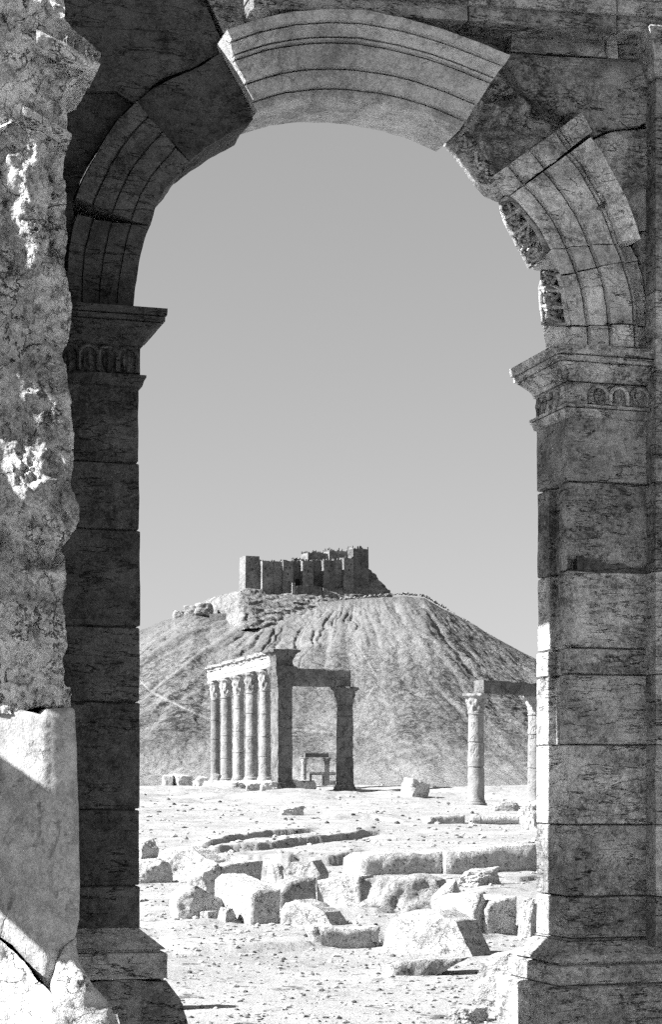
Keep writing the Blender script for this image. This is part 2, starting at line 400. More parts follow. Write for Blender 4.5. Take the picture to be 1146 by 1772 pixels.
# ------------------------------------------------------------------ terrain
_pY = np.array([0, 14, 22, 30, 40, 50, 60, 75, 90, 105, 118, 140, 165, 185, 200, 230, 270, 400, 3000])
_pZ = np.array([-.22, -.17, -.02, 0, .02, .10, .24, .52, .80, 1.08, 1.36, 1.9, 2.55, 2.85, 2.6, .5, -3, -5, -5])
def prof(Y): return np.interp(Y, _pY, _pZ)
def hitY(py, px=573):
    ys = np.exp(np.linspace(math.log(12), math.log(184), 4000))
    s = HY - (prof(ys) - EYE) / ys * F
    i = np.argmax(s <= py); return float(ys[i]) if s.min() <= py else 180.0
LEDGES = [  # polyline (px,py) of the lip's foot, height
    ([(338, 1474), (395, 1462), (470, 1448), (548, 1439)], .42),
    ([(352, 1484), (450, 1474), (560, 1458), (656, 1442)], .48),
    ([(358, 1494), (480, 1494), (560, 1493), (628, 1488)], .52),
    ([(560, 1418), (640, 1416), (700, 1421)], .30),
    ([(300, 1516), (420, 1512), (520, 1508)], .22),
    ([(240, 1569), (290, 1566), (325, 1560)], .10),
    ([(238, 1604), (330, 1604), (400, 1601), (450, 1596)], .13),
    ([(280, 1650), (400, 1650), (500, 1645), (560, 1640), (665, 1634)], .20),
    ([(560, 1580), (650, 1577), (750, 1568)], .17),
    ([(820, 1548), (870, 1543), (940, 1540)], .14),
    ([(850, 1530), (900, 1528), (940, 1520)], .2),
    ([(690, 1620), (780, 1640), (860, 1622), (940, 1615)], .10),
]
def ground(x, Y):
    x = np.asarray(x, float); Y = np.asarray(Y, float)
    z = prof(Y); px = HX + x / np.maximum(Y, 1) * F
    near = np.clip((200 - Y) / 40, 0, 1)
    P = np.column_stack([x, Y, np.zeros_like(x)])
    z = z + near * (fbm(P * .07, 3) * .10 * np.clip(Y / 60, .2, 1.6) + fbm(P * .45 + 9, 4) * .05 * np.clip(Y / 40, .5, 3.4) + fbm(P * .12 + 77, 4) * 1.0 * sstep((Y - 95) / 70) + fbm(P * 2.1, 3) * .018)
    for pts, h in LEDGES:
        h = h * .46
        X = [p[0] for p in pts]; YY = [hitY(p[1]) for p in pts]
        yl = np.interp(px, X, YY) + fbm(P * np.array([.9, 0, 0]) + h * 50, 4) * .014 * np.mean(YY)
        fade = sstep((px - X[0]) / 40 + .3) * sstep((X[-1] - px) / 40 + .3)
        d = (Y - yl); k = np.mean(YY) * .006 + .08
        h = h * (1 + .4 * fbm(P * np.array([1.3, .5, 0]) + 3, 4)); z = z + h * fade * sstep(d / k) * np.exp(-np.maximum(d - k, 0) / (k * 14)) - .25 * h * fade * np.exp(-(d + k) ** 2 / (k * 3) ** 2)
    return z
CR = np.array([(-3000, 1400), (-1200, 1385), (-500, 1345), (-100, 1262), (100, 1165), (180, 1122), (243, 1090), (275, 1076), (310, 1064), (340, 1060), (366, 1066), (400, 1062), (465, 1052),
               (560, 1041), (600, 1036), (670, 1030), (700, 1027), (735, 1031), (780, 1057), (840, 1094), (900, 1128), (930, 1143), (1000, 1178), (1100, 1225), (1300, 1290), (1700, 1350), (2500, 1385), (4500, 1400)], float)
YC = 1430.0
_q = np.array([-1.2, -.6, -.25, 0, .12, .25, .4, .55, .7, .82, .92, 1.05, 1.5, 2.3]); _f = np.array([-.05, .25, .8, 1, .865, .715, .53, .365, .225, .135, .085, .055, .025, .0])
def hill_z(x, Y):
    px = HX + x / np.maximum(Y, 1) * F
    pc = HX + x / YC * F
    mixp = .5 * px + .5 * pc
    zc = EYE + (HY - np.interp(mixp, CR[:, 0], CR[:, 1])) / F * YC + 5
    q = (YC - Y) / 440.0
    f = np.interp(q, _q, _f)
    z = -5 + zc * f
    P = np.column_stack([x, Y, np.zeros_like(x)])
    th = np.arctan2(x - 15, (YC + 160 - Y)); r = np.hypot(x - 15, YC + 160 - Y)
    env = sstep((zc * f) / 30) * sstep((q + .02) * 14)
    A = np.column_stack([th * 15 + fbm(P * .011, 2) * .5, r * .0035, np.zeros_like(x)])
    B = np.column_stack([th * 42 + fbm(P * .02, 2) * .9, r * .012, np.zeros_like(x) + 5])
    g1 = fbm(A, 2, True); g2 = fbm(B, 3, True)
    z = z + env * (-2.5 * np.maximum(g1, -.2) * (.55 + 1.1 * fbm(P * .008 + 60, 2)) - .8 * g2 * (.6 + 1.5 * fbm(P * .01 + 90, 2)) + fbm(P * .02 + 5, 4) * 3.0 + fbm(P * .10, 5) * 2.2 + 1.1 * np.maximum(0, fbm(P * .33, 2)))
    cg = fbm(np.column_stack([th * 26 + fbm(P * .03, 3) * .8, r * .006, np.zeros_like(x) + 9]), 2, True)
    z = z - sstep((cg - .62) / .25) * 1.5 * sstep((fbm(P * .012 + 44, 3) - .05) / .25) * sstep((q + .01) * 16) * (1 - sstep((q - .42) / .2))
    fl = sstep((Y - 260) / 150) * (1 - env)
    z = z + fl * (fbm(P * .008 + 3, 4) * 5.5 + fbm(P * .05, 3) * 1.0)
    return z, env, g1, g2
def H(x, Y):
    a = ground(x, Y); b, env, g1, g2 = hill_z(x, Y)
    k = sstep((Y - 235) / 90)
    return a * (1 - k) + b * k, env, g1, g2
def fan(pxs, Ys):
    PX, YY = np.meshgrid(pxs, Ys); x = ((PX - HX) / F * YY).ravel(); Y = YY.ravel()
    n, m = len(Ys), len(pxs)
    idx = np.arange(n * m).reshape(n, m)
    Fc = np.column_stack([idx[:-1, :-1].ravel(), idx[:-1, 1:].ravel(), idx[1:, 1:].ravel(), idx[1:, :-1].ravel()])
    return x, Y, Fc, PX.ravel()
side_l = -np.geomspace(300, 6500, 40)[::-1] + 500; side_r = np.geomspace(300, 6500, 40) + 640
pxs = np.concatenate([side_l, np.arange(205, 945, 2.0), side_r])
Ysn = np.concatenate([np.linspace(-6, 11.5, 16), np.exp(np.arange(math.log(12), math.log(222), .0052))])
x, Y, Fc, _ = fan(pxs, Ysn)
# behind and beside the camera the fan folds up: widen it into a plain strip
PXg = _; x = np.where(Y < 12, (PXg - HX) / F * 12.0, x)
z = ground(x, Y)
gm = MB(); gm.add(np.column_stack([x, Y, z]), Fc.tolist()); g_o = gm.build('ground', M['ground'], angle=180); tag(g_o, kind='structure')
pxs2 = np.concatenate([side_l, np.arange(205, 945, 1.6), side_r])
Ysf = np.concatenate([np.arange(Ysn[-1], 700, 5.0), np.arange(700, 940, 2.5), np.arange(940, 1450, 1.15), np.arange(1450, 1600, 4), np.geomspace(1600, 20000, 30)])
x, Y, Fc, PXg = fan(pxs2, Ysf)
z, env, g1, g2 = H(x, Y)
gm = MB(); gm.add(np.column_stack([x, Y, z]), Fc.tolist()); h_o = gm.build('hill', M['hill'], angle=180); tag(h_o, kind='structure')
# surface cover: worn tracks (pale) and density of rubble
py = HY - (z - EYE) / Y * F
def track(pts, wd):
    d = np.full(len(x), 1e9); Q = np.column_stack([PXg, py])
    for a, b in zip(pts[:-1], pts[1:]):
        a = np.array(a, float); b = np.array(b, float); e = b - a; t = np.clip(((Q - a) @ e) / (e @ e), 0, 1)
        d = np.minimum(d, np.linalg.norm(Q - a - t[:, None] * e, axis=1))
    return np.exp(-(d / wd) ** 2)
tr = np.zeros(len(x))
for pts, wd, s in [([(243, 1180), (262, 1198), (310, 1222), (365, 1246)], 2.2, .9), ([(262, 1196), (300, 1165), (345, 1128), (370, 1110)], 3.0, .7),
                   ([(600, 1090), (628, 1130), (655, 1178), (642, 1195), (630, 1220), (618, 1258)], 1.8, .8), ([(624, 1160), (640, 1172)], 1.5, .5),
                   ([(510, 1262), (600, 1270), (700, 1284), (800, 1300), (930, 1310)], 1.6, .6),
                   ([(610, 1345), (650, 1318), (700, 1300), (760, 1296)], 6, .5), ([(640, 1350), (720, 1330), (830, 1318), (930, 1322)], 4, .5),
                   ([(720, 1090), (780, 1130), (840, 1160), (900, 1200), (930, 1212)], 5, .55), ([(243, 1345), (300, 1338)], 6, .6)]:
    tr = np.maximum(tr, s * track(pts, wd))
tr = np.maximum(tr, .75 * sstep((py - 1292) / 45) * np.clip(.55 + 1.2 * fbm(np.column_stack([x, Y, z]) * .006 + 31, 3), 0, 1))
tr = np.maximum(tr, .55 * np.clip(g1 * 1.2 - .25, 0, 1) * env)
P = np.column_stack([x, Y, z])
dn = np.clip(.75 + 1.1 * fbm(P * .012 + 7, 4) + .25 * sstep((PXg - 640) / 160), .08, 1) * np.clip(.4 + env, 0, 1)
up = sstep((py - 1085) / 70) * (1 - .82 * sstep((py - 1268) / 40)); dn = dn * (.12 + .88 * np.maximum(up, sstep((PXg - 690) / 90) * (1 - .7 * sstep((py - 1270) / 40))))
dn *= 1 - np.clip(tr * 1.3, 0, 1)
att = h_o.data.color_attributes.new('cover', 'FLOAT_COLOR', 'POINT')
att.data.foreach_set('color', np.column_stack([tr, dn, env, np.ones(len(x))]).astype(np.float32).ravel())
def gz(x, Y): return float(ground(np.array([x]), np.array([Y]))[0])

# ------------------------------------------------------------------ THE ARCH
UR = WF.loc(985, 1000)[0]                       # inner front corner of the right pier
DP = 0.745
arch = thing('stone_arch', 'ruined stone archway framing the view, with a slipped moulded keystone', 'arch', tuple(WF.world([[UR - 2, 0, .4]])[0]))
def obj(name, geo, mat, parent, fr=WF, label=None, angle=38):
    mb = MB()
    for V, Fc in (geo if isinstance(geo, list) else [geo]): mb.add(fr.world(V), Fc)
    return mb.build(name, mat, parent, angle, label)
# ---- left pier
UL = WF.loc(241, 1100)[0]; UL0 = WF.loc(20, 1100)[0]
def vL(py): return WF.loc(243, py)[1]
def vR(py): return WF.loc(985, py)[1]
G = []
js = [1607, 1532, 1400, 1215, 1085, 918, 802, 664]
for i, (a, b) in enumerate(zip(js[:-1], js[1:])):
    G.append(loft([(UL0, 0), (UL + [.004, -.003, .002, 0, .004, -.004, -.01][i], 0), (UL, DP), (UL0, DP)], [(vL(a) + .004, -.014), (vL(a) + .013, 0), (vL(b) - .013, 0), (vL(b) - .004, -.014)], res=.07, amp=.010, seed=i + 1))
G.append(loft([(UL0 + .03, .03), (UL - .03, .03), (UL - .03, DP - .03), (UL0, DP - .03)], [(vL(1600), 0), (vL(670), 0)], res=.4, amp=0))
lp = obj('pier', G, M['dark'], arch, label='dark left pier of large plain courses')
# impost
def rim(fr, u, v0, v1, hw, w, r=.016, axis='u'):
    P_ = [(-hw, v0)] + [(-hw * math.cos(a), v1 - hw + hw * math.sin(a)) for a in np.linspace(0, math.pi, 9)] + [(hw, v0)]
    C = np.array([[u + a, b, w] if axis == 'u' else [w, b, u + a] for a, b in P_]); n = len(C); V = []; Fc = []
    for i in range(n):
        d = C[min(i+1, n-1)] - C[max(i-1, 0)]; d /= np.linalg.norm(d)
        a = np.array([0, 0, 1.]) if axis == 'u' else np.array([1., 0, 0]); b = np.cross(d, a)
        for j in range(6):
            q = math.pi / 3 * j; V.append(C[i] + r * (math.cos(q) * a * 1.6 + math.sin(q) * b))
    for i in range(n-1):
        for j in range(6): Fc.append((i*6+j, i*6+(j+1) % 6, (i+1)*6+(j+1) % 6, (i+1)*6+j))
    Fc += [tuple(range(6)), tuple(reversed(range((n-1)*6, n*6)))]
    return np.array(V), Fc
def impost(u0, u1, v, side, leaf_u, par, mat, sd):
    """v: function py->v ; profile stepping out over the pier head"""
    plan = [(u0, 0), (u1, 0), (u1, DP - .2), (u0, DP - .2)]
    o = []
    o.append(loft(plan, v, res=.05, amp=.005, seed=sd, hmax=.03))
    return o
pf = [(vL(671), -.01), (vL(670), .02), (vL(660), .035), (vL(655), .05), (vL(651), .05), (vL(649), .005), (vL(602), .005), (vL(600), .025), (vL(596), .025),
      (vL(594), .03), (vL(586), .055), (vL(574), .115), (vL(565), .165), (vL(564.5), .14), (vL(563), .14), (vL(562.5), .185), (vL(555), .185), (vL(554.5), .155), (vL(553), .155), (vL(552.5), .198), (vL(546), .20), (vL(541), .20), (vL(540), .15)]
IG = impost(UL0, UL, pf, 1, None, arch, None, 11)
def leaf(fr, u, v, w, hw, hh, dep, axis='u'):
    D, Fc = ico(3); V = D.copy()
    k = 1 - .35 * np.clip(-V[:, 1], 0, 1)
    V = np.column_stack([V[:, 0] * hw * k, V[:, 1] * hh, V[:, 2] * dep]); V[:, 2] += -.012 * np.cos(V[:, 0] / hw * 7) * 1
    if axis == 'w': V = V[:, [2, 1, 0]]
    return V + np.array([u, v, w]), ([f[::-1] for f in Fc] if axis == 'u' else Fc)
LG = []
for pxx in (118, 152, 186, 220):
    u, v = WF.loc(pxx, 624); LG.append(leaf(WF, u, v - .02, -.0, .05, .095, .05)); LG.append(rim(WF, u, vL(647), vL(604), .082, -.015, .018))
obj('impost', IG + LG, M['dark'], lp)
# base
pb = [(vL(1690), .20), (vL(1648), .20), (vL(1646), .19), (vL(1645), .15), (vL(1641), .15), (vL(1640), .19), (vL(1636), .17), (vL(1607), .0), (vL(1604), -.01)]
o = obj('base', loft([(UL0, 0), (UL, 0), (UL, DP), (UL0, DP)], pb, res=.07, amp=.009, seed=4, hmax=.06), M['pier'], lp)
def rag_hook(V):
    a = np.clip((vL(1692) - V[:, 1]) / .5, 0, 1)
    V[:, 0] += a * .10 * (V[:, 0] > UL) ; V[:, 2] -= a * .08 * (V[:, 2] < 0)
    d = vnoise(V * 2.6, 4); return V + d * np.array([.10, .05, .10])
o = obj('foundation', loft([(UL0, -.23), (UL + .22, -.23), (UL + .22, DP + .2), (UL0, DP + .2)], [(-.35, .12), (vL(1772), .08), (vL(1694), -.02)], res=.05, amp=.02, sc=9, seed=14, hmax=.05, hook=rag_hook), M['pier'], lp, angle=60)
# ---- left voussoirs
def pl(pts, w=0.0): return WF.poly(pts, w)
secL = [(0, .06), (.24, .06), (.245, .08), (.26, .08), (.265, .03), (.50, .03), (.505, .055), (.52, .055), (.525, .0), (.76, .0), (.765, .03), (.78, .03), (.79, -.03), (.9, -.06), (1, -.07)]
secLw = [(0, .06), (.3, .06), (.55, .05), (.8, .04), (1, .02)]
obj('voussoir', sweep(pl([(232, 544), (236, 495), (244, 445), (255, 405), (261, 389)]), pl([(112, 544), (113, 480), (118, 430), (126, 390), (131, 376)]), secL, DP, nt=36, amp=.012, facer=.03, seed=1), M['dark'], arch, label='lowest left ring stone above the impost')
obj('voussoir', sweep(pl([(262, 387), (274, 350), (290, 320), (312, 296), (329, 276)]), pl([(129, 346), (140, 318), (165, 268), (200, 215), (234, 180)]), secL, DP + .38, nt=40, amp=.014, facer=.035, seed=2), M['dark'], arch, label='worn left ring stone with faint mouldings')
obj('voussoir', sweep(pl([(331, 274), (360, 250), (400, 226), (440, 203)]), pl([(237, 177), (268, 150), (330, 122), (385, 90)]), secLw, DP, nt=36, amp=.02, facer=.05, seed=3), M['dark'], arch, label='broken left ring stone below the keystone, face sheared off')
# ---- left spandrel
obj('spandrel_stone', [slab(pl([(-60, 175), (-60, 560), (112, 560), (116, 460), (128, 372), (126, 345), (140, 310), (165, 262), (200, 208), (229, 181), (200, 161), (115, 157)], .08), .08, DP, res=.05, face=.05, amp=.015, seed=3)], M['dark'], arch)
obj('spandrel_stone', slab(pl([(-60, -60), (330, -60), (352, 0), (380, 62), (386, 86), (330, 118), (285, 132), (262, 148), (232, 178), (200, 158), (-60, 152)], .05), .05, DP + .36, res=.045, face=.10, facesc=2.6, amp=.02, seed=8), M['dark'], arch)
obj('spandrel_stone', slab(pl([(348, -60), (362, 0), (388, 56), (440, 38), (500, 26), (560, 20), (640, 24), (700, 34), (760, 54), (830, 82), (872, 100), (884, 52), (700, 34), (573, 18), (440, -4), (440, -60)], .10), .10, DP, res=.05, face=.03, amp=.01, seed=9), M['pier'], arch)
# ---- keystone
Ki = [(446, 191), (500, 175), (550, 169), (600, 170), (650, 175), (700, 185), (750, 201), (798, 223)]
Ko = [(386, 61), (440, 42), (500, 30), (560, 25), (620, 27), (690, 40), (760, 60), (820, 82), (875, 104)]
secK = [(0, .02), (.02, .0), (.115, -.005), (.12, .035), (.135, .035), (.14, -.065), (.345, -.07), (.35, -.02), (.367, -.02), (.372, -.125), (.66, -.13), (.665, -.075), (.68, -.075), (.685, -.165), (.705, -.185), (.71, -.12), (.722, -.12), (.73, -.185), (.75, -.19), (.80, -.21), (.845, -.27), (.85, -.23), (.865, -.23), (.87, -.32), (1, -.325)]
obj('keystone', sweep(pl(Ki, -.02), pl(Ko, -.2), secK, DP - .12, nt=90, amp=.006, seed=4), M['key'], arch, label='slipped keystone with concentric mouldings', angle=25)
# ---- broken stone right of the keystone (set back, soffit carved)
a0 = obj('voussoir', [slab(pl([(806, 218), (806, 212), (822, 170), (860, 95), (905, 120), (960, 160), (1010, 215), (975, 250), (915, 312), (900, 318), (880, 308), (858, 286), (838, 258), (818, 232)], .17), .17, DP, res=.028, face=.26, facesc=3.8, amp=.025, seed=21, rnd=.03)], M['pier'], arch, label='sheared ring stone, dark broken face right of the keystone')
# ---- right voussoirs
secR = [(0, .09), (.02, .075), (.18, .075), (.185, .11), (.20, .11), (.205, .02), (.43, .015), (.435, .06), (.45, .06), (.455, -.03), (.73, -.035), (.735, .03), (.75, .02), (.77, -.055), (.79, -.02), (.81, -.09), (.83, -.10), (.93, -.17), (1, -.17)]
secRb = [(0, .09), (.02, .075), (.18, .075), (.185, .11), (.20, .11), (.205, .02), (.43, .015), (.435, .06), (.45, .06), (.455, -.03), (.73, -.035), (.735, .03), (.75, .03), (.77, -.055), (.79, .0), (.81, .05), (.9, .07), (1, .05)]
I1 = [(886, 337), (898, 346), (916, 366), (931, 384), (944, 405), (957, 429)]
O1 = [(1010, 248), (1030, 275), (1052, 316), (1070, 350), (1084, 385), (1095, 422)]
J1 = [(868, 345), (872, 372), (884, 402), (896, 425), (908, 445), (918, 466)]
a1 = obj('voussoir', sweep(pl(I1, .05), pl(O1), secR, DP, J=pl(J1, DP), nt=60, amp=.009, facer=.012, sof=.05, seed=5), M['ring'], arch, label='upper right ring stone with stepped mouldings', angle=30)
I0 = [(856, 303), (871, 320), (885, 336)]; O0 = [(994, 206), (1004, 222), (1012, 238)]
obj('voussoir', sweep(pl(I0, .05), pl(O0), secR, DP, J=pl([(866, 340), (868, 344), (869, 347)], DP), nt=20, amp=.008, seed=15, sof=.03), M['ring'], arch, label='short ring stone ending in a square pale fillet', angle=30)
I2 = [(957, 430), (966, 452), (974, 474)]; O2 = [(1096, 424), (1102, 436), (1108, 448)]
obj('voussoir', sweep(pl(I2, .05), pl(O2), secRb, DP, J=pl([(919, 467), (932, 470), (943, 466)], DP), nt=26, amp=.008, seed=6, sof=.05), M['key'], arch, label='pale right ring stone, clean cut', angle=30)
I3 = [(975, 476), (983, 500), (989, 534), (994, 562)]; O3 = [(1108, 450), (1118, 485), (1124, 525), (1128, 562)]
J3 = [(942, 468), (936, 500), (938, 530), (940, 562)]
a3 = obj('voussoir', sweep(pl(I3, .05), pl(O3), secRb, DP, J=pl([(942, 468), (936, 500), (938, 530), (940, 562)], DP), nt=40, amp=.016, facer=.03, seed=7, sof=.06), M['ring'], arch, label='worn right ring stone with damaged mouldings', angle=40)
I4 = [(994, 564), (995, 582), (995, 602)]; O4 = [(1128, 564), (1130, 582), (1131, 602)]
obj('voussoir', sweep(pl(I4, .05), pl(O4), secRb, DP, J=pl([(940, 564), (943, 585), (946, 604)], DP), nt=20, amp=.006, seed=8), M['ring'], arch, label='lowest right ring stone on the impost', angle=30)
obj('core', slab(pl([(930, 300), (960, 355), (985, 400), (1000, 445), (1015, 500), (1020, 600), (1120, 600), (1100, 470), (1080, 400), (1040, 310), (1000, 225), (985, 262), (945, 290)], .3), .3, DP - .15, res=.2, amp=.01, seed=130), M['dark'], arch)
# scroll carving along the soffit
def rib(pts, r, seg=6):
    C = np.array(pts); n = len(C); V = []; Fc = []
    for i in range(n):
        d = C[min(i+1, n-1)] - C[max(i-1, 0)]; d /= np.linalg.norm(d) + 1e-9
        a = np.cross(d, [.3, .5, .8]); a /= np.linalg.norm(a); b = np.cross(d, a)
        for j in range(seg):
            q = 2 * math.pi * j / seg; V.append(C[i] + r * (math.cos(q) * a + math.sin(q) * b))
    for i in range(n-1):
        for j in range(seg):
            Fc.append((i*seg+j, i*seg+(j+1) % seg, (i+1)*seg+(j+1) % seg, (i+1)*seg+j))
    Fc += [tuple(range(seg)), tuple(reversed(range((n-1)*seg, n*seg)))]
    V = np.array(V); return V + vnoise(V * 9, 2) * .012, Fc
def scrolls(Ipx, Jpx, wf, nrm, n, lift=.02, par=None):
    I = np.array(pl(Ipx, wf)); J = np.array(pl(Jpx, DP)); nrm = np.array(nrm)
    def rs_(C, t):
        L = np.r_[0, np.cumsum(np.linalg.norm(np.diff(C, axis=0), axis=1))]; t = t * L[-1]; return np.array([np.interp(t, L, C[:, 0]), np.interp(t, L, C[:, 1])])
    def P(t, q, lf=lift):
        p = rs_(I, min(max(t, 0), 1)) * (1 - q) + rs_(J, min(max(t, 0), 1)) * q + nrm * lf; return np.array([p[0], p[1], wf + (DP - wf) * q])
    g = []
    for q in (.10, .90): g.append(rib([P(t, q) for t in np.linspace(0, 1, 20)], .026))
    for t in np.linspace(0.02, .98, n + 1): g.append(rib([P(t, q) for q in np.linspace(.10, .90, 8)], .02))
    for k in range(n):
        t0 = (k + .5) / n; dt = .40 / n
        g.append(rib([P(t0 + dt * (1 - a / 7) * math.cos(a), .5 + .30 * (1 - a / 7) * math.sin(a), lift + .01) for a in np.linspace(0, 6.2, 18)], .02))
        g.append(rib([P(t0 - dt, .2), P(t0, .34, lift + .02), P(t0 + dt, .5), P(t0 + .2 * dt, .8)], .018))
        g.append(rib([P(t0 + dt, .18), P(t0 + .3 * dt, .55, lift + .02), P(t0 - dt, .82)], .016))
    return g
obj('soffit_carving', scrolls(I1, J1, .05, (-.88, -.45), 4), M['pier'], a1, angle=60)
obj('soffit_carving', scrolls(I3, J3, .05, (-1, -.1), 3), M['pier'], a3, angle=60)
obj('soffit_carving', scrolls([(812, 228), (836, 258), (860, 292), (892, 318)], [(776, 247), (796, 280), (828, 322), (868, 342)], .17, (-.7, -.7), 4, .0), M['pier'], a0, angle=60)

# ---- right spandrel
obj('spandrel_stone', slab(pl([(884, 92), (1118, 104), (1260, 110), (1260, 208), (1134, 204), (1110, 216), (1060, 222), (1026, 236), (1000, 206), (950, 178), (905, 148), (876, 106)], -.02), -.02, DP, res=.045, face=.11, facesc=1.8, amp=.012, seed=31), M['pier'], arch, label='rough spandrel stone with a broken lower lip')
obj('spandrel_stone', slab(pl([(1030, 240), (1062, 226), (1110, 222), (1260, 214), (1260, 385), (1110, 398), (1096, 420), (1086, 385), (1070, 345), (1052, 312)], .0), .0, DP, res=.05, face=.05, facesc=2.4, amp=.012, seed=32, rnd=.03), M['pier'], arch, label='spandrel stone with wavy cracks')
obj('spandrel_stone', slab(pl([(1098, 424), (1112, 402), (1260, 388), (1260, 602), (1132, 602), (1128, 540), (1112, 455)], .02), .02, DP, res=.05, face=.03, amp=.01, seed=33), M['pier'], arch)
obj('frieze', [slab(pl([(888, 53), (1050, 66), (1052, 98), (886, 88)], .0), .0, DP, res=.06, amp=.006, face=.01, seed=34), slab(pl([(1052, 66), (1070, 68), (1072, 100), (1054, 99)], -.03), -.03, DP, res=.05, amp=.004, seed=35), slab(pl([(1072, 68), (1260, 80), (1260, 108), (1074, 100)], .01), .01, DP, res=.06, amp=.006, seed=36)], M['pier'], arch)
# ---- cornice across the top: three fasciae in long blocks
def beam(a, b, sd):
    (x0, t0, m0, b0), (x1, t1, m1, b1) = a, b
    g = [slab(pl([(x0, b0), (x1, b1), (x1, m1 + 1), (x0, m0 + 1)], -.26), -.26, DP, res=.06, amp=.006, face=.012, seed=sd),
         slab(pl([(x0, m0), (x1, m1), (x1, t1), (x0, t0)], -.30), -.30, DP, res=.06, amp=.006, face=.012, seed=sd + 1)]
    return g
def ln(x, y0, s): return y0 + s * (x - 573)
def bm_(x0, x1, sd):
    return beam((x0, ln(x0, -70, .073), ln(x0, -11, .066), ln(x0, 19, .0640)), (x1, ln(x1, -70, .073), ln(x1, -11, .066), ln(x1, 19, .0640)), sd)
obj('cornice', bm_(440, 811, 41), M['pier'], arch); obj('cornice', bm_(813, 1069, 44), M['pier'], arch); obj('cornice', bm_(1071, 1330, 47), M['pier'], arch)
# ---- right pier
UR1 = WF.loc(1300, 1000)[0]
def chip(V):
    e = vR(952) + .07 * fbm(np.column_stack([V[:, 0] * 7, V[:, 0] * 0, V[:, 0] * 0 + 4]), 4) - .10 * np.clip((V[:, 0] - UR) / .6, 0, 1)
    V[:, 2] += .12 * sstep((e - V[:, 1]) / .07) * (V[:, 2] < .18) * sstep((V[:, 0] - UR + .02) / .05); return V
G = []
jr = [1625, 1552, 1427, 1288, 1166, 1120, 987, 832, 716]
for i, (a, b) in enumerate(zip(jr[:-1], jr[1:])):
    va, vb = vR(a), vR(b); e = [-.006, 0, -.004, .002, 0, .012, .01, -.004][i]
    notch = i in (3, 4, 5, 6)
    back = UR + [0, 0, .0, .0, .0, .015, .01, -.0][i]
    if notch: plan = [(UR1, 0), (UR - e, 0), (UR - e, .19), (UR + .07, .20), (UR + .07, .45), (back, .46), (back, DP), (UR1, DP)]
    else: plan = [(UR1, 0), (UR - e, 0), (back, DP), (UR1, DP)]
    am = .014 if i in (5, 6) else .009
    G.append(loft(plan, [(va + .005, -.016), (va + .014, 0), (vb - .014, 0), (vb - .005, -.016)], res=.05, amp=am, sc=3.3, seed=i + 51, hmax=.03, hook=chip if i == 6 else None))
rp = obj('pier', G, M['pier'], arch, label='right pier, lighter grey, with a sunken panel in its inner side')
o = obj('pier_core', loft([(UR1, .03), (UR + .10, .03), (UR + .10, DP - .03), (UR1, DP - .03)], [(vR(1615), 0), (vR(722), 0)], res=.5, amp=0), M['dark'], rp)
pr = [(vR(722), -.01), (vR(720), .02), (vR(710), .035), (vR(707), .05), (vR(706.5), .02), (vR(705), .02), (vR(704.5), .055), (vR(700), .055), (vR(698), .005), (vR(664), .005), (vR(662), .03), (vR(661.5), -.01), (vR(660), -.01), (vR(659), .03), (vR(657), .03),
      (vR(650), .05), (vR(640), .10), (vR(632), .145), (vR(631.5), .12), (vR(630), .12), (vR(629.5), .168), (vR(621), .17), (vR(620.5), .14), (vR(619), .14), (vR(618.5), .19), (vR(609), .20), (vR(604), .20), (vR(603), .15)]
URI = WF.loc(1134, 1000)[0]
IP_ = loft([(URI, 0), (UR, 0), (UR, DP), (URI, DP)], pr, res=.05, amp=.005, seed=61, hmax=.03)
LG = []
for pxx in (1035, 1070, 1106):
    u, v = WF.loc(pxx, 682); LG.append(leaf(WF, u, v - .02, -.0, .045, .075, .045)); LG.append(rim(WF, u, vR(697), vR(666), .085, -.02, .02))
for k in range(5): LG.append(leaf(WF, UR + .0, vR(680), .10 + k * .145, .05, .085, .03, 'w'))
obj('impost', [IP_] + LG, M['pier'], rp)
pb = [(vR(1770) - .25, .30), (vR(1706), .295), (vR(1703), .26), (vR(1702.5), .18), (vR(1700), .18), (vR(1699.5), .215), (vR(1670), .205), (vR(1668), .18), (vR(1667), .145), (vR(1664), .145), (vR(1663), .18), (vR(1657), .165), (vR(1650), .125), (vR(1640), .07), (vR(1630), .03), (vR(1629), .0), (vR(1627), .0), (vR(1626.5), .02), (vR(1625), -.01)]
obj('base', loft([(UR1, 0), (UR, 0), (UR, DP), (UR1, DP)], pb, res=.07, amp=.008, seed=64, hmax=.06), M['pier'], rp)
# projecting pilaster at the right edge
UPX = WF.loc(1136, 1000, -.2)[0]
pil = obj('pilaster', [loft([(UPX, -.2), (UR1, -.2), (UR1, .01), (UPX, .01)], [(vR(a) + .004, -.01), (vR(a) + .02, 0), (vR(b) - .02, 0), (vR(b) - .004, -.01)], res=.06, amp=.009, seed=70 + i) for i, (a, b) in enumerate([(1640, 1552), (1552, 1427), (1427, 1288), (1288, 1166), (1166, 987), (987, 832), (832, 640), (640, 500), (500, 300), (300, 132)])], M['pier'], arch)
obj('bracket', loft([(UPX - .02, -.24), (UR1, -.24), (UR1, .02), (UPX - .02, .02)], [(vR(132), .0), (vR(126), .03), (vR(112), .04), (vR(104), .02), (vR(98), .03), (vR(62), .11), (vR(56), .12), (vR(52), .1)], res=.05, amp=.006, seed=81, hmax=.03), M['pier'], pil)

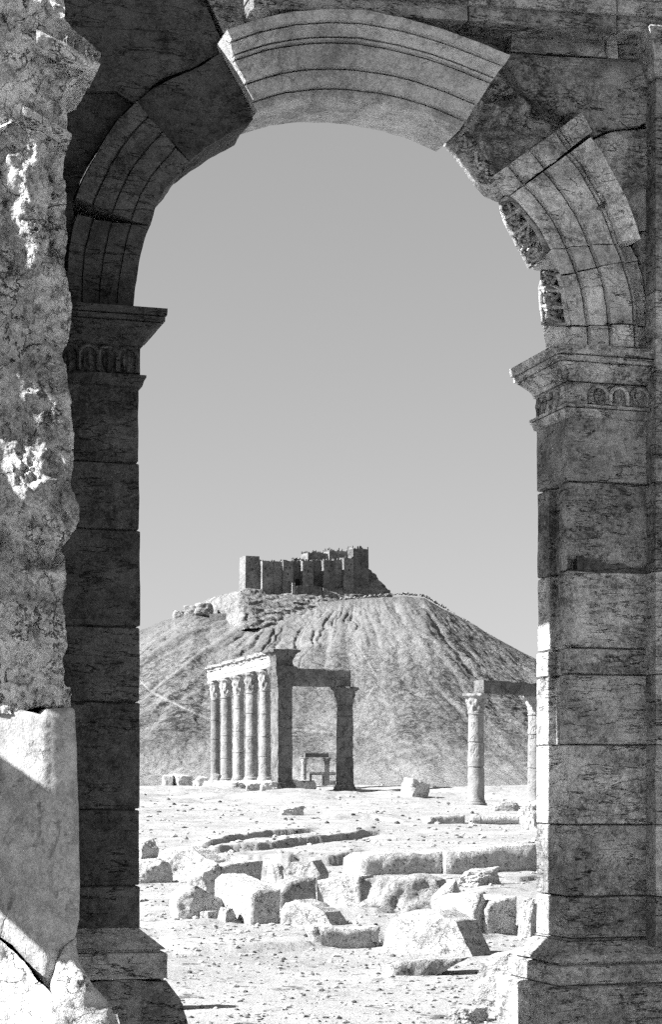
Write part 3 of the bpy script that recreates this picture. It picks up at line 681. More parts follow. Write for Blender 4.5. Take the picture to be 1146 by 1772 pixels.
# plain courses carrying the wall on, to the right and behind the broken pillar
def courses(ua, ub, dep, sd, w0=.06):
    g = []; z = -.4; rr = random.Random(sd)
    while z < 9.0:
        h = rr.uniform(.55, .95); u = ua
        while u < ub - .05:
            L_ = min(rr.uniform(.9, 1.8), ub - u)
            if ub - u - L_ < .4: L_ = ub - u
            g.append(loft([(u + .004, w0), (u + L_ - .004, w0), (u + L_ - .004, dep), (u + .004, dep)], [(z + .004, -.012), (z + .016, 0), (z + h - .016, 0), (z + h - .004, -.012)], res=.12, amp=.012, seed=rr.randint(1, 900))); u += L_
        z += h
    return g
URW = WF.loc(1256, 1000)[0]
obj('wall', courses(max(URW, UR1) + .01, UR1 + 3.2, DP, 5), M['pier'], arch)
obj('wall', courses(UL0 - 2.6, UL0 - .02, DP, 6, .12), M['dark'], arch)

# ------------------------------------------------------------------ near ruined pillar on the left
PWf = -0.95
CU = WF.loc(78, 1300, PWf)[0]
def pp(pts): return WF.poly(pts, PWf)
pillar = thing('ruined_pillar', 'rough broken pillar close on the left, its pale lower block smooth', 'pillar', tuple(WF.world([[CU, 0, PWf + .4]])[0]))
xl = 78   # the corner; the sunlit side runs back to the left of it
SL = .95      # the sunlit flank falls back to the left of the corner
def flank(V): return SL * np.maximum(CU - V[:, 0], 0)
lowb = pp([(-90, 1190), (0, 1211), (30, 1222), (72, 1236), (80, 1226), (125, 1224), (130, 1230), (133, 1308), (136, 1395), (138, 1500), (139, 1555), (137, 1592), (131, 1625), (110, 1640), (84, 1712), (60, 1680), (30, 1640), (-90, 1560)])
def lbw(V): return flank(V) + .012 * np.exp(-((V[:, 0] - CU - .02) / .03) ** 2)
obj('pedestal_block', slab(lowb, PWf, PWf + 1.45, res=.035, rag=.006, rnd=.03, amp=.008, face=.012, seed=91, wfun=lbw), M['smooth'], pillar)
base_ = pp([(-90, 1540), (-10, 1612), (30, 1650), (60, 1690), (82, 1716), (110, 1640), (131, 1622), (132, 1662), (151, 1697), (175, 1725), (191, 1750), (194, 1830), (-90, 1850)])
obj('rubble_foot', [slab(base_, PWf - .04, PWf + 1.45, res=.03, rag=.03, rnd=.05, amp=.02, face=.20, facesc=2.6, seed=92, wfun=lambda V: flank(V) * .8 - .55 * np.clip((vL(1620) - V[:, 1]) / .8, 0, 1.2))], M['rubble'], pillar, angle=60)
up = pp([(-90, 1230), (40, 1232), (60, 1226), (100, 1224), (122, 1222), (120, 1190), (113, 1188), (108, 1150), (115, 1105), (117, 1062), (115, 1000), (113, 950), (124, 930), (134, 915), (132, 870), (128, 806), (128, 722), (118, 660), (115, 602), (122, 584), (122, 494), (117, 443), (115, 340), (114, 262), (120, 246), (112, 238), (111, 156), (111, 120), (-90, 60)])
def upw(V):
    c = fbm(np.column_stack([V * 1.3, np.full(len(V), 3.)]), 3); q = np.column_stack([V * 3.2, np.full(len(V), 9.)])
    pitz = np.zeros(len(V))
    for (hx, hy, hr, hd) in [(82, 955, .17, .22), (18, 930, .16, .15), (60, 1020, .10, .08), (12, 1010, .10, .12), (45, 1190, .25, .05)]:
        a = pp([(hx, hy)])[0]; pitz += hd * np.exp(-(((V[:, 0] - a[0]) / hr) ** 2 + ((V[:, 1] - a[1]) / (hr * .75)) ** 2) ** 2)
    a = pp([(84, 290)])[0]; b = pp([(92, 440)])[0]
    pan = sstep((V[:, 0] - a[0] + .0) / .02) * sstep((b[0] + .03 - V[:, 0]) / .02) * sstep((a[1] - V[:, 1]) / .03) * sstep((V[:, 1] - b[1]) / .03)
    t = fbm(np.column_stack([V * np.array([3.6, 1.5]), np.full(len(V), 21.)]), 5) * 5; ft = np.floor(t); st_ = (ft + sstep((t - ft) * 5.0 - 2)) / 5
    t2 = fbm(np.column_stack([V * np.array([11.0, 5.0]), np.full(len(V), 41.)]), 4) * 4; f2 = np.floor(t2); st2 = (f2 + sstep((t2 - f2) * 5 - 2)) / 4
    return flank(V) * .75 + .16 * st_ + .07 * st2 + .05 * c + .06 * fbm(q, 4, True) + pitz + .06 * pan
obj('shaft', slab(up, PWf + .04, PWf + 1.45, res=.021, rag=.06, ragsc=5, rnd=.03, amp=.016, sc=6.0, face=.10, facesc=7, seed=93, wfun=upw), M['rough'], pillar, angle=60)
cap = pp([(-90, 250), (-90, -60), (106, -60), (110, 34), (134, 58), (172, 90), (166, 118), (140, 128), (122, 146), (112, 158), (113, 190), (118, 240), (60, 226), (30, 200)])
DG = []
for k in range(5):
    x0 = 108 + k * 11; y0 = 60 + k * 8.5
    u, v = WF.loc(x0 + 6, y0 + 14, PWf - .1); DG.append(leaf(WF, u, v, PWf - .10, .026, .05, .05))
DG.append(slab(pp([(36, 190), (50, 196), (120, 240), (119, 249), (105, 246), (36, 206)]), PWf - .12, PWf + .3, res=.03, rag=.008, amp=.006, seed=95))
DG.append(slab(pp([(60, 62), (108, 86), (168, 122), (164, 132), (104, 108), (60, 84)]), PWf - .15, PWf + .3, res=.03, rag=.01, amp=.01, seed=96))
cp = obj('capital', [slab(cap, PWf - .06, PWf + 1.45, res=.028, rag=.02, ragsc=6, rnd=.03, amp=.022, sc=6, face=.18, facesc=4, seed=94, ridged=True, wfun=lambda V: flank(V) * .6)] + DG, M['rough'], pillar, angle=60)
# added out-of-view slabs shading the pillar's side, gaps cut for its sun patches
Ls = np.array([SUN.x, SUN.y, SUN.z]); Lu, Lv, Lw = Ls @ WF.u, Ls @ WF.v, Ls @ WF.w
OC = -3.4
def side_pt(px, py):
    """pixel on the pillar's slanting flank -> (w, v) on the plane u = CU + OC, followed towards the sun"""
    d = np.array([(px - HX) / F, 1., (HY - py) / F]); c = np.array([0, 0, EYE])
    nrm = WF.u * SL + WF.w; p0 = WF.o + WF.u * CU + WF.w * PWf
    t = ((p0 - c) @ nrm) / (d @ nrm); q = c + d * t - WF.o
    u, w, v = q @ WF.u, q @ WF.w, q @ WF.v; k = (CU + OC - u) / Lu
    return (w + k * Lw, v + k * Lv)
def side_slab(pts, th, sd, du=0.0):
    P2 = [side_pt(*p) for p in pts]
    V, Fc = slab(P2, 0, th, res=.06, rag=.018, ragsc=7, amp=.004, face=.01, seed=sd)
    V = np.column_stack([CU + OC + du - V[:, 2], V[:, 1], V[:, 0]]); return V, Fc
nb = thing('shade_screen', 'unseen slabs added beyond the left edge to shade the rough pillar', 'wall', tuple(WF.world([[CU + OC, 0, PWf + .4]])[0]))
obj('screen_slab', side_slab([(110, 1382), (79, 1362), (40, 1333), (0, 1305), (-50, 1270), (-50, 1500), (0, 1560), (84, 1636), (110, 1650)], .12, 101), M['rough'], nb)
obj('screen_slab', side_slab([(110, 1205), (110, 0), (34, 0), (34, 206), (42, 214), (46, 240), (38, 300), (46, 330), (40, 426), (32, 436), (30, 640), (50, 642), (58, 660), (54, 690), (44, 695), (44, 730), (62, 742), (62, 780), (69, 800), (66, 835), (48, 858), (44, 1000), (44, 1205)], .08, 102), M['rough'], nb)
obj('screen_slab', side_slab([(-50, 1205), (-50, 0), (38, 0), (36, 205), (10, 214), (6, 240), (16, 280), (10, 330), (20, 380), (16, 432), (36, 440), (34, 640), (36, 645), (38, 692), (46, 732), (10, 746), (6, 775), (18, 815), (34, 852), (50, 862), (50, 1205)], .08, 103, -.03), M['rough'], nb)
obj('screen_slab', side_slab([(-52, 0), (-120, 0), (-120, 2900), (-52, 2900)], .5, 104), M['rough'], nb)

# ------------------------------------------------------------------ columns
def column_parts(parent, x, Y, z0, z1, r, mat, seed, cap_h=None, capital=True, lean=0.0, part=True):
    """a standing column: base, shaft, leafy capital"""
    ch = cap_h or r * 2.3; bh = r * .7; fr = Frame((x, Y, 0), 0.35)
    th = np.linspace(0, 2 * math.pi, 29)[:-1]; circ = [(r * math.cos(a), r * math.sin(a)) for a in th]
    def hk(V):
        h = (V[:, 1] - z0) / (z1 - z0); return V
    sh_top = z1 - (ch if capital else 0)
    zz = [z0 + bh + .08]; rr_ = np.random.RandomState(seed)
    while zz[-1] < sh_top - 2.2: zz.append(zz[-1] + rr_.uniform(1.4, 2.4))
    rows_ = [(z0 + bh, .04), (z0 + bh + .08, 0)]
    for q in zz[1:]:
        o_ = -r * .10 * (q - z0) / (sh_top - z0); rows_ += [(q - .05, o_), (q - .03, o_ - .05), (q + .03, o_ - .05), (q + .05, o_ + rr_.uniform(-.015, .015))]
    rows_ += [(sh_top - .1, -r * .12), (sh_top - .07, -r * .02), (sh_top, -r * .02)]
    shaft = obj('column', loft(circ, rows_, res=.5, amp=r * .10, sc=1.6, seed=seed, hmax=.2), mat, parent, fr)
    obj('column_base', loft(circ, [(z0 - .3, r * .32), (z0 + bh * .35, r * .32), (z0 + bh * .36, r * .24), (z0 + bh * .6, r * .26), (z0 + bh * .75, r * .1), (z0 + bh, r * .1)], res=.5, amp=r * .04, seed=seed + 1, hmax=.12), mat, shaft, fr)
    if capital:
        th = np.linspace(0, 2 * math.pi, 65)[:-1]; c2 = [(r * .88 * math.cos(a), r * .88 * math.sin(a)) for a in th]
        def hook(V):
            a = np.arctan2(V[:, 2], V[:, 0]); h = (V[:, 1] - sh_top) / ch; rr = np.hypot(V[:, 0], V[:, 2])
            l1 = np.maximum(0, np.cos(8 * a)) * np.clip(1 - abs(h - .28) / .2, 0, 1); l2 = np.maximum(0, np.cos(8 * a + math.pi)) * np.clip(1 - abs(h - .56) / .2, 0, 1)
            v = np.maximum(0, np.cos(4 * a)) ** 2 * np.clip((h - .66) / .2, 0, 1)
            k = 1 + (.2 * l1 + .24 * l2 + .34 * v + .10 * fbm(V * 4 / r + seed, 3)) * r / np.maximum(rr, .01)
            V[:, 0] *= k; V[:, 2] *= k; return V
        obj('capital', loft(c2, [(sh_top, 0), (sh_top + ch * .5, r * .10), (sh_top + ch * .75, r * .22), (sh_top + ch * .86, r * .40), (sh_top + ch * .88, r * .46), (sh_top + ch, r * .46)], res=.5, amp=r * .06, sc=3, seed=seed + 2, hmax=ch / 22, hook=hook), mat, shaft, fr, angle=60)
    return shaft
def bar(parent, name, A, B, z0, z1, th, mat, seed, amp=.05, rows=None, res=.25, rag=0.0, topcut=None):
    """stone beam between two plan points"""
    A = np.array(A, float); B = np.array(B, float); d = B - A; L = np.linalg.norm(d); yaw = math.atan2(d[1], d[0])
    fr = Frame((A[0], A[1], 0), yaw)
    def worn(V):
        top = rows[-1][0]; k = np.clip((V[:, 1] - top + .35) / .35, 0, 1)
        V[:, 1] -= k * np.maximum(0, fbm(np.column_stack([V[:, 0] * 1.1, V[:, 2] * 1.1, V[:, 0] * 0 + seed]), 4) + .05) * amp * 7; return V
    rows = rows or [(z0, -.03), (z0 + .05, 0), (z1 - .05, 0), (z1, -.03)]
    return obj(name, loft([(0, -th/2), (L, -th/2), (L, th/2), (0, th/2)], rows, res=res, amp=amp, sc=1.5, seed=seed, hmax=.22, hook=worn), mat, parent, fr)

# ---- the temple ruin left of centre
T = thing('temple_ruin', 'row of six tall columns with a corner pier and broken entablature', 'ruin', (-8.4, 176, gz(-8.4, 176)))
x5, Y5 = (458.5 - HX) / F * 168, 168.; x1, Y1 = (372.5 - HX) / F * 185, 185.
ZE = 12.78; ZB = 3.3
dirr = np.array([x5 - x1, Y5 - Y1]); dirr /= np.linalg.norm(dirr)
pxc = [372.5, 391.5, 413, 435.5, 458.5]
for i in range(5):
    t = i / 4; Yc = 1 / ((1 - t) / Y1 + t / Y5); cx = (pxc[i] - HX) / F * Yc
    column_parts(T, cx, Yc, ZB, ZE, [.47, .54, .52, .56, .52][i], M['drum'], 110 + i * 5, cap_h=1.75)
pa = np.array([x5, Y5]); pc_ = np.array([(489 - HX) / F * 164.3, 164.3])
p_start = np.array([x1, Y1]) - dirr * .9
bar(T, 'architrave', p_start, np.array([(484 - HX) / F * 164, 164.]), ZE, ZE + .85, 1.1, M['drum'], 140, amp=.06, rows=[(ZE, -.05), (ZE + .04, 0), (ZE + .38, 0), (ZE + .40, .05), (ZE + .85, .06)])
bar(T, 'cornice', p_start + dirr * .2, np.array([(486 - HX) / F * 164, 164.]), ZE + .87, ZE + 1.45, 1.2, M['drum'], 141, amp=.13, rows=[(ZE + .87, 0), (ZE + 1.1, .05), (ZE + 1.2, .22), (ZE + 1.42, .25), (ZE + 1.45, .2)])
# corner pier: its dark face to the right, its lit flank to the left
fx0, fx1 = (481 - HX) / F * 162.6, (506 - HX) / F * 163.4
cyaw = .42; frp = Frame((fx0, 162.6, 0), cyaw); wdt = (fx1 - fx0) / math.cos(cyaw)
pr_ = obj('corner_pier', loft([(0, 0), (wdt, 0), (wdt, 1.35), (0, 1.35)], [(2.3, .2), (3.0, .2), (3.05, .05), (ZB + .2, 0), (11.0, 0), (11.04, .03)], res=.25, amp=.07, sc=1.6, seed=150), M['shade_dark'], T, frp)
obj('capital', loft([(0, 0), (wdt, 0), (wdt, 1.35), (0, 1.35)], [(11.0, .02), (11.3, .08), (11.9, .12), (12.3, .28), (12.7, .34), (12.78, .3)], res=.14, amp=.10, sc=3, seed=151), M['shade_dark'], pr_, frp)
obj('entablature_block', loft([(-.2, -.1), (wdt + .1, -.1), (wdt + .1, 1.4), (-.2, 1.4)], [(12.8, -.02), (13.2, -.05), (13.5, .0), (13.75, .12), (13.95, .42), (14.15, .45), (14.2, .35)], res=.16, amp=.12, sc=2.6, seed=152), M['shade_dark'], T, frp)
col6 = ((597 - HX) / F * 165.3, 165.3)
column_parts(T, col6[0], col6[1], 2.35, 11.15, .76, M['shade_dark'], 160, cap_h=1.55)  # this column stands in shade; the darker stone paints that in
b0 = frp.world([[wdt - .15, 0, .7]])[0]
bar(T, 'lintel', (b0[0], b0[1]), (col6[0] + .35, col6[1] + .1), 11.17, 12.62, 1.0, M['shade_dark'], 170, amp=.05)
bar(T, 'podium', (x1 - .9, Y1 + .8), (pc_[0] + 1.4, pc_[1] - .8), 2.0, 3.32, 3.0, M['block'], 175, amp=.14, rows=[(1.8, .1), (2.9, .05), (3.3, -.1)])
# ---- gateway on the right
Gt = thing('column_gateway', 'two columns carrying a stone lintel, right of centre by the big pier', 'ruin', ((824 - HX) / F * 118, 118, gz(8.7, 118)))
X7 = (824.5 - HX) / F * 118; X8 = (928 - HX) / F * 121
column_parts(Gt, X7, 118, 1.3, 8.15, .52, M['drum'], 180, cap_h=1.15)
column_parts(Gt, X8, 121, 1.3, 8.2, .52, M['drum'], 186, cap_h=1.15)
bar(Gt, 'lintel', ((829.5 - HX) / F * 118, 118), (X8 + .8, 121.3), 8.17, 8.98, .9, M['shade_dark'], 190, amp=.05)
# ---- small far gateways
g1_ = thing('distant_gateway', 'small far gateway of two columns and a lintel between the big columns', 'ruin', (-1.5, 262, -3))
for pxx, s in ((526, 200), (566, 206)):
    column_parts(g1_, (pxx - HX) / F * 262, 262 + (pxx - 526) * .02, -3.4, EYE + (HY - 1311) / F * 262, .38, M['drum'], s, cap_h=.9)
bar(g1_, 'lintel', ((527 - HX) / F * 262, 262), ((568 - HX) / F * 262, 262.8), EYE + (HY - 1310.5) / F * 262, EYE + (HY - 1302) / F * 262, .7, M['castle'], 210, amp=.03)
g2_ = thing('distant_doorway', 'low dark doorway frame seen through the small far gateway', 'ruin', (-1, 330, -4))
zt = EYE + (HY - 1341) / F * 330
for pxx, w_ in ((537, .18), (560, .25), (576, .5)):
    xx = (pxx - HX) / F * 330; bar(g2_, 'post', (xx - w_, 330), (xx + w_, 330.1), -5, zt if pxx < 570 else zt - .9, .6, M['castle'], 220, amp=.02)
bar(g2_, 'lintel', ((535 - HX) / F * 330, 330), ((581 - HX) / F * 330, 330.5), zt, zt + .55, .6, M['castle'], 224, amp=.03)

# ------------------------------------------------------------------ fortress on its crag
CY = 1450.0
CFR = Frame((0, CY, 0), .40)
crag_out = [(388, 1095), (394, 1052), (399, 1040), (405, 1029), (414, 1021), (425, 1019), (449, 1020), (453, 1032), (488, 1030), (508, 1027), (514, 1017), (545, 1015), (612, 1014), (622, 992), (625, 990), (637, 978), (644, 981), (652, 985), (660, 993), (665, 1003), (669, 1012), (672, 1022), (673, 1031), (672, 1060), (560, 1090)]
def cragw(V):
    d = (CFR.loc(520, 1008)[1] - V[:, 1]); return -np.clip(d, -5, 60) * 1.1 + 3.0 * fbm(np.column_stack([V[:, 0] * .06, V[:, 1] * .35, V[:, 0] * 0 + 2]), 4, True) + 1.2 * fbm(np.column_stack([V * .3, V[:, 0] * 0]), 3)
o = obj('crag', slab(CFR.poly(crag_out, -4), -4, 70, res=1.1, rag=1.3, ragsc=.2, rnd=1.5, amp=.8, sc=.22, face=1.6, facesc=.18, seed=300, wfun=cragw), M['crag'], None, CFR, angle=60)
tag(o, kind='structure')
castle = thing('hilltop_fortress', 'ruined fortress of square towers on the rocky hilltop', 'fortress', tuple(at(530, 1020, CY)))
def tower(name, x0, x1, top, bot, w, dep, seed, cren=0, label=None, win=True):
    u0, v1 = CFR.loc(x0, top, w); u1, _v = CFR.loc(x1, top, w); v0 = CFR.loc(x0, bot, w)[1] - 4
    Hh = v1 - v0
    plan = [(u0, w), (u1, w), (u1, w + dep), (u0, w + dep)]
    g = [loft(plan, [(v0, .35), (v0 + Hh * .5, .12), (v1, 0)], res=1.2, amp=.16, sc=.35, seed=seed)]
    o = obj(name, g, M['castle'], castle, CFR, label, angle=30)
    if cren:
        rr = np.random.RandomState(seed)
        def jag(a, b):
            P_ = [(a, v1 - .4)]; q = a
            while q < b - .3:
                ww = min(rr.uniform(.5, 1.2), b - q); hh = rr.uniform(.2, 2.3) * cren * (1 if rr.uniform() > .35 else .15); P_ += [(q + .02, v1 + hh), (q + ww, v1 + hh * rr.uniform(.7, 1))]; q += ww + .02
            return P_ + [(b, v1 - .4)]
        obj('battlement', slab(jag(u0 + .1, u1 - .1), w + .04, w + .8, res=.5, amp=.08, rnd=.05), M['castle'], o, CFR)
        V, Fs = slab(jag(w + .9, w + dep - .2), 0, .8, res=.5, amp=.08, rnd=.05); V = np.column_stack([u0 + .06 + V[:, 2], V[:, 1], V[:, 0]])
        obj('battlement', (V, [f[::-1] for f in Fs]), M['castle'], o, CFR)
    if win:
        for fx, fy, wd, hh in ((.5, .62, .4, 1.6), (.28, .80, .28, 1.1), (.72, .80, .28, 1.1), (.6, .42, .28, 1.1)):
            uc = u0 + (u1 - u0) * fx; vv = v0 + Hh * fy
            obj('arrow_slit', loft([(uc - wd, w - .22), (uc + wd, w - .22), (uc + wd, w + .3), (uc - wd, w + .3)], [(vv, 0), (vv + hh, 0)], res=.6, amp=.03), MVOID, o, CFR)
    return o
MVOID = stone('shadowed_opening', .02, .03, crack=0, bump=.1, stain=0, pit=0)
tower('tower', 425, 449, 961.5, 1018, -2, 13, 310, 0, 'tall left corner tower')
tower('tower', 454, 472, 971, 1030, -7, 9, 311, .9)
tower('curtain_wall', 472, 489, 971.5, 1026, -5.5, 6, 312, .7, win=False)
tower('tower', 490, 507, 970.5, 1025, -7.5, 9, 313, .7)
cw = tower('curtain_wall', 506, 524, 971, 1014, -1.5, 5, 314, .5, win=False)
tower('tower', 524, 542, 970.5, 1013, -6, 8, 315, .7)
tower('curtain_wall', 541, 561, 970, 1013, -1.5, 6, 316, .5, win=False)
tower('tower', 560.5, 579, 970, 1013, -6.5, 8, 317, .7)
tower('curtain_wall', 578, 596, 968, 1013, -2.5, 6, 318, .5, win=False)
tower('tower', 595.5, 612, 966, 1013, -6.5, 9, 319, .8)
tower('curtain_wall', 452, 614, 974, 1020, 1.5, 3, 309, .8, win=False)
tower('inner_keep', 533, 569, 956.5, 980, 8, 14, 320, 1.1, win=False)
tower('inner_keep', 570, 611, 953, 980, 6, 14, 321, 1.2, win=False)
tower('main_tower', 611.5, 638, 949.5, 1012, -5, 16, 322, 1.3, 'tallest tower at the right end')
tower('inner_wall', 508, 527, 967, 985, 12, 5, 323, .6, win=False)
# gate arch
gw = cw; ug, vg = CFR.loc(514.5, 1012, -1.5)
arcp = [(ug - 2.0, vg - 4), (ug + 2.0, vg - 4)] + [(ug + 2.0 * math.cos(a), vg + 2.6 + 2.0 * math.sin(a)) for a in np.linspace(0, math.pi, 9)]
obj('gate', slab(arcp, -1.85, -1.2, res=.6, amp=.05, rnd=.02), MVOID, cw, CFR)
# approach: bridge pier, ramp wall, stairs
obj('bridge_pier', [loft([(CFR.loc(506, 1000, -12)[0], -12), (CFR.loc(511, 1000, -12)[0], -12), (CFR.loc(511, 1000, -12)[0], -7), (CFR.loc(506, 1000, -12)[0], -7)], [(CFR.loc(508, 1040, -12)[1], .3), (CFR.loc(508, 1008, -12)[1], 0)], res=1, amp=.15, sc=.6)], M['crag'], castle, CFR)
obj('retaining_wall', slab(CFR.poly([(512, 1050), (513, 1014), (535, 1012), (557, 1016), (560, 1050)], -13), -13, -8, res=1, rag=.3, ragsc=.4, rnd=.3, amp=.25, sc=.5, face=.3, facesc=.5, seed=330), M['castle'], castle, CFR)
SG = []
for k in range(12):
    f = k / 12; xa = 560 + 31 * f; ya = 1017 + 20 * f
    SG.append(slab(CFR.poly([(xa, ya), (xa + 2.7, ya), (xa + 2.7, 1052), (xa, 1052)], -14), -14, -10, res=1.2, amp=.08, rnd=.05, seed=340 + k))
obj('stairway', SG, M['crag'], castle, CFR)
# low terrace wall on the left shoulder, rocky knob
tw = tag(obj('terrace_wall', slab(WORLD.poly([(362, 1078), (362, 1061), (400, 1060), (440, 1056), (470, 1053), (472, 1066)], 0) if False else [(at(px_, py_, 1415).x, at(px_, py_, 1415).z) for px_, py_ in [(362, 1080), (362, 1062), (400, 1061), (440, 1058), (470, 1054), (472, 1070)]], 0, 4, res=1.2, amp=.2, sc=.6, rnd=.2, seed=350), M['castle'], None, Frame((0, 1415, 0), 0)), 'low dark terrace wall on the hill shoulder left of the fortress', 'wall')
kn = MB()
for i, (pa_, pb_, pt) in enumerate([(338, 366, 1046), (318, 345, 1052), (300, 325, 1060), (348, 360, 1050)]):
    Yk = 1428; wd = (pb_ - pa_) / F * Yk; hh = 22 / F * Yk
    V, Fk = rockgeo(360 + i, (wd * 1.2, wd, hh * 1.2), amp=.16, sub=4, sc=2.6, p=9); c = at((pa_ + pb_) / 2, pt + 9, Yk); kn.add(V + np.array(c), Fk)
tag(kn.build('rock_knob', M['crag'], None, 60), 'craggy rock knob on the hill shoulder left of the terrace wall', 'rock')
# loose stones along the edge of the road
rs = np.random.RandomState(5); mbk = MB()
for k in range(230):
    pxr = rs.uniform(590, 775) if k < 130 else rs.uniform(700, 935)
    yy = np.interp(pxr, CR[:, 0], CR[:, 1]) + (rs.uniform(-1.5, 1.5) if k < 130 else rs.uniform(0, 1.5))
    s = rs.uniform(.4, 1.3); V, Fk = rockgeo(int(k), (s * 1.5, s * 1.2, s * 1.3), sub=2, amp=.15, p=8); zz = EYE + (HY - yy) / F * 1431
    mbk.add(V + np.array([(pxr - HX) / F * 1431, 1431 + rs.uniform(-1, 1), zz + .2]), Fk)
tag(mbk.build('crest_rubble', M['crag'], None, 60), 'loose stones and scrub strung along the hill crest', 'rubble', kind='stuff')

# ------------------------------------------------------------------ fallen blocks and boulders
RG = 'fallen blocks and boulders among the ruins'
def rock(name, label, x0, x1, top, bot, seed, depth=1.0, yaw=.35, lean=0.0, mat='block', cat='boulder', amp=.09, cuts=10, p=40, sub=5, tilt=.17, strata=0.0, hf=1.0):
    Yf = hitY(bot); wd = (x1 - x0) / F * Yf; dp = wd * depth
    Yc = Yf + dp * .42; wd = wd * Yc / Yf
    ztop = EYE + (HY - top) / F * (Yc + dp * .15)
    xc = ((x0 + x1) / 2 - HX) / F * Yc; zb = gz(xc, Yc)
    hh = max(ztop - zb, .12 * wd) * hf
    full = hh * 1.35
    # compensate width for yaw
    k = 1 / (abs(math.cos(yaw)) + depth * abs(math.sin(yaw))) * 1.02
    sub = 6 if bot > 1500 else sub
    V, Fc = rockgeo(seed, (wd * k, dp * k, full), p=p, cuts=cuts, amp=amp, sub=sub, yaw=yaw, lean=lean, tilt=tilt, strata=strata)
    V[:, 2] += zb + hh - full / 2; V[:, 0] += xc; V[:, 1] += Yc
    mb = MB(); mb.add(V, Fc); o = mb.build(name, M[mat], None, 50)
    o2 = tag(o, label, cat, RG); return o
def fblock(name, label, front, bot, yaw, depth, seed, cat='stone block', rag=.03, face=.045, amp=.02, rnd=.025, mat='block', wslope=0.0, res=None, lift=0.0):
    """block with a traced front face turned by yaw, running back"""
    Yf = hitY(bot); xm = sum(p[0] for p in front) / len(front)
    lowp = max(front, key=lambda p: p[1]); fr = Frame(((lowp[0] - HX) / F * Yf, Yf, 0), yaw)
    poly = fr.poly(front, 0); size = (max(p[0] for p in poly) - min(p[0] for p in poly))
    dz = (max(p[1] for p in poly) - min(p[1] for p in poly)); zb = min(p[1] for p in poly); gz_ = gz(fr.o[0], fr.o[1])
    pmx, pmn = max(p[1] for p in front), min(p[1] for p in front)
    def gl(u): q = fr.world([[u, 0, 0]])[0]; return gz(q[0], q[1]) - .12
    poly = [(u, gl(u)) if p[1] > pmx - .42 * (pmx - pmn) and p[1] > pmx - 34 else (u, v) for (u, v), p in zip(poly, front)]
    s = max(size, dz)
    V, Fc = slab(poly, 0, depth, res=res or s / 34, rag=rag * s, ragsc=3 / s, rnd=rnd * s, amp=amp * s, sc=4 / s, face=face * s, facesc=3.5 / s, seed=seed)
    if wslope: V[:, 1] += V[:, 2] * wslope
    return tag(obj(name, (V, Fc), M[mat], None, fr, angle=48), label, cat, RG)

# left group
rock('boulder', 'dark round-topped boulder half hidden behind the dark left pier', 225, 275, 1454, 1486, 401, .8, .7)
rock('stone_block', 'flat slab under the round boulder, next to the dark left pier', 222, 300, 1484, 1528, 402, .7, .25, cat='stone block')
fblock('boulder', 'craggy white boulder with streaky face, left of the fallen arch stones', [(266, 1516), (270, 1484), (285, 1468), (310, 1465), (335, 1472), (362, 1490), (352, 1508), (330, 1522), (300, 1524)], 1524, -.45, .8, 403, 'boulder', rag=.035, face=.10)
fblock('fallen_voussoir', 'long curved arch stone lying behind the dark rock', [(385, 1549), (384, 1500), (400, 1495), (425, 1492), (456, 1490), (452, 1520), (440, 1552)], 1553, .55, .75, 404, 'arch stone', rag=.02)
rock('boulder', 'sloping white stone at the left end of the curved arch stone', 325, 396, 1495, 1556, 405, .9, 1.0, lean=.35, amp=.08)
fblock('boulder', 'dark egg-shaped rock with a rough broken front', [(318, 1590), (313, 1565), (317, 1545), (330, 1533), (350, 1535), (375, 1548), (400, 1556), (409, 1568), (407, 1590), (360, 1596)], 1596, .62, .35, 406, 'boulder', rag=.03, rnd=.12, face=.06)
rock('boulder', 'small white stone in front of the dark egg-shaped rock', 346, 378, 1576, 1598, 407, .8, 0.9)
rock('boulder', 'small pale stone leaning on the big curved arch stone', 376, 409, 1570, 1600, 408, .8, 1.0)
fblock('fallen_voussoir', 'big curved arch stone, white back and square dark front', [(437, 1600), (433, 1575), (436, 1552), (448, 1541), (487, 1540), (484, 1598)], 1601, .50, 1.35, 409, 'arch stone', rag=.012, wslope=.16, rnd=.06)
rock('boulder', 'pale slab sloping up behind the big curved arch stone', 455, 503, 1496, 1545, 410, 1.0, 0.95, amp=.06)
fblock('boulder', 'knobbly white boulder behind the square dark block', [(488, 1550), (490, 1505), (498, 1492), (520, 1498), (540, 1489), (552, 1512), (548, 1548)], 1550, -.4, .5, 411, 'boulder', rag=.05, face=.1)
fblock('stone_block', 'dark rounded block end joined by a bright smooth top', [(486, 1566), (486, 1545), (498, 1530), (518, 1521), (548, 1519), (548, 1574)], 1574, .42, .6, 412, rnd=.05)
fblock('stone_block', 'bright long slab, smooth and white, centre of the rubble', [(548, 1574), (549, 1524), (575, 1518), (622, 1517), (624, 1574)], 1574, -.35, .8, 413, rag=.015, face=.02)
fblock('boulder', 'ragged layered boulder continuing the bright long slab', [(612, 1572), (616, 1524), (660, 1515), (720, 1513), (756, 1524), (762, 1545), (740, 1560), (700, 1566), (660, 1576)], 1576, -.30, .6, 414, 'boulder', rag=.045, face=.12)
fblock('boulder', 'white wedge-shaped boulder in front of the square dark block', [(483, 1600), (484, 1580), (492, 1562), (510, 1557), (535, 1566), (560, 1580), (580, 1588), (560, 1596), (520, 1603)], 1603, -.55, .5, 415, 'boulder', rag=.04, face=.08)
fblock('stone_block', 'low squared stone with dark front below the long slab', [(561, 1636), (540, 1612), (545, 1603), (585, 1608), (625, 1606), (660, 1603), (658, 1628), (600, 1638)], 1638, .30, .35, 416, face=.04)
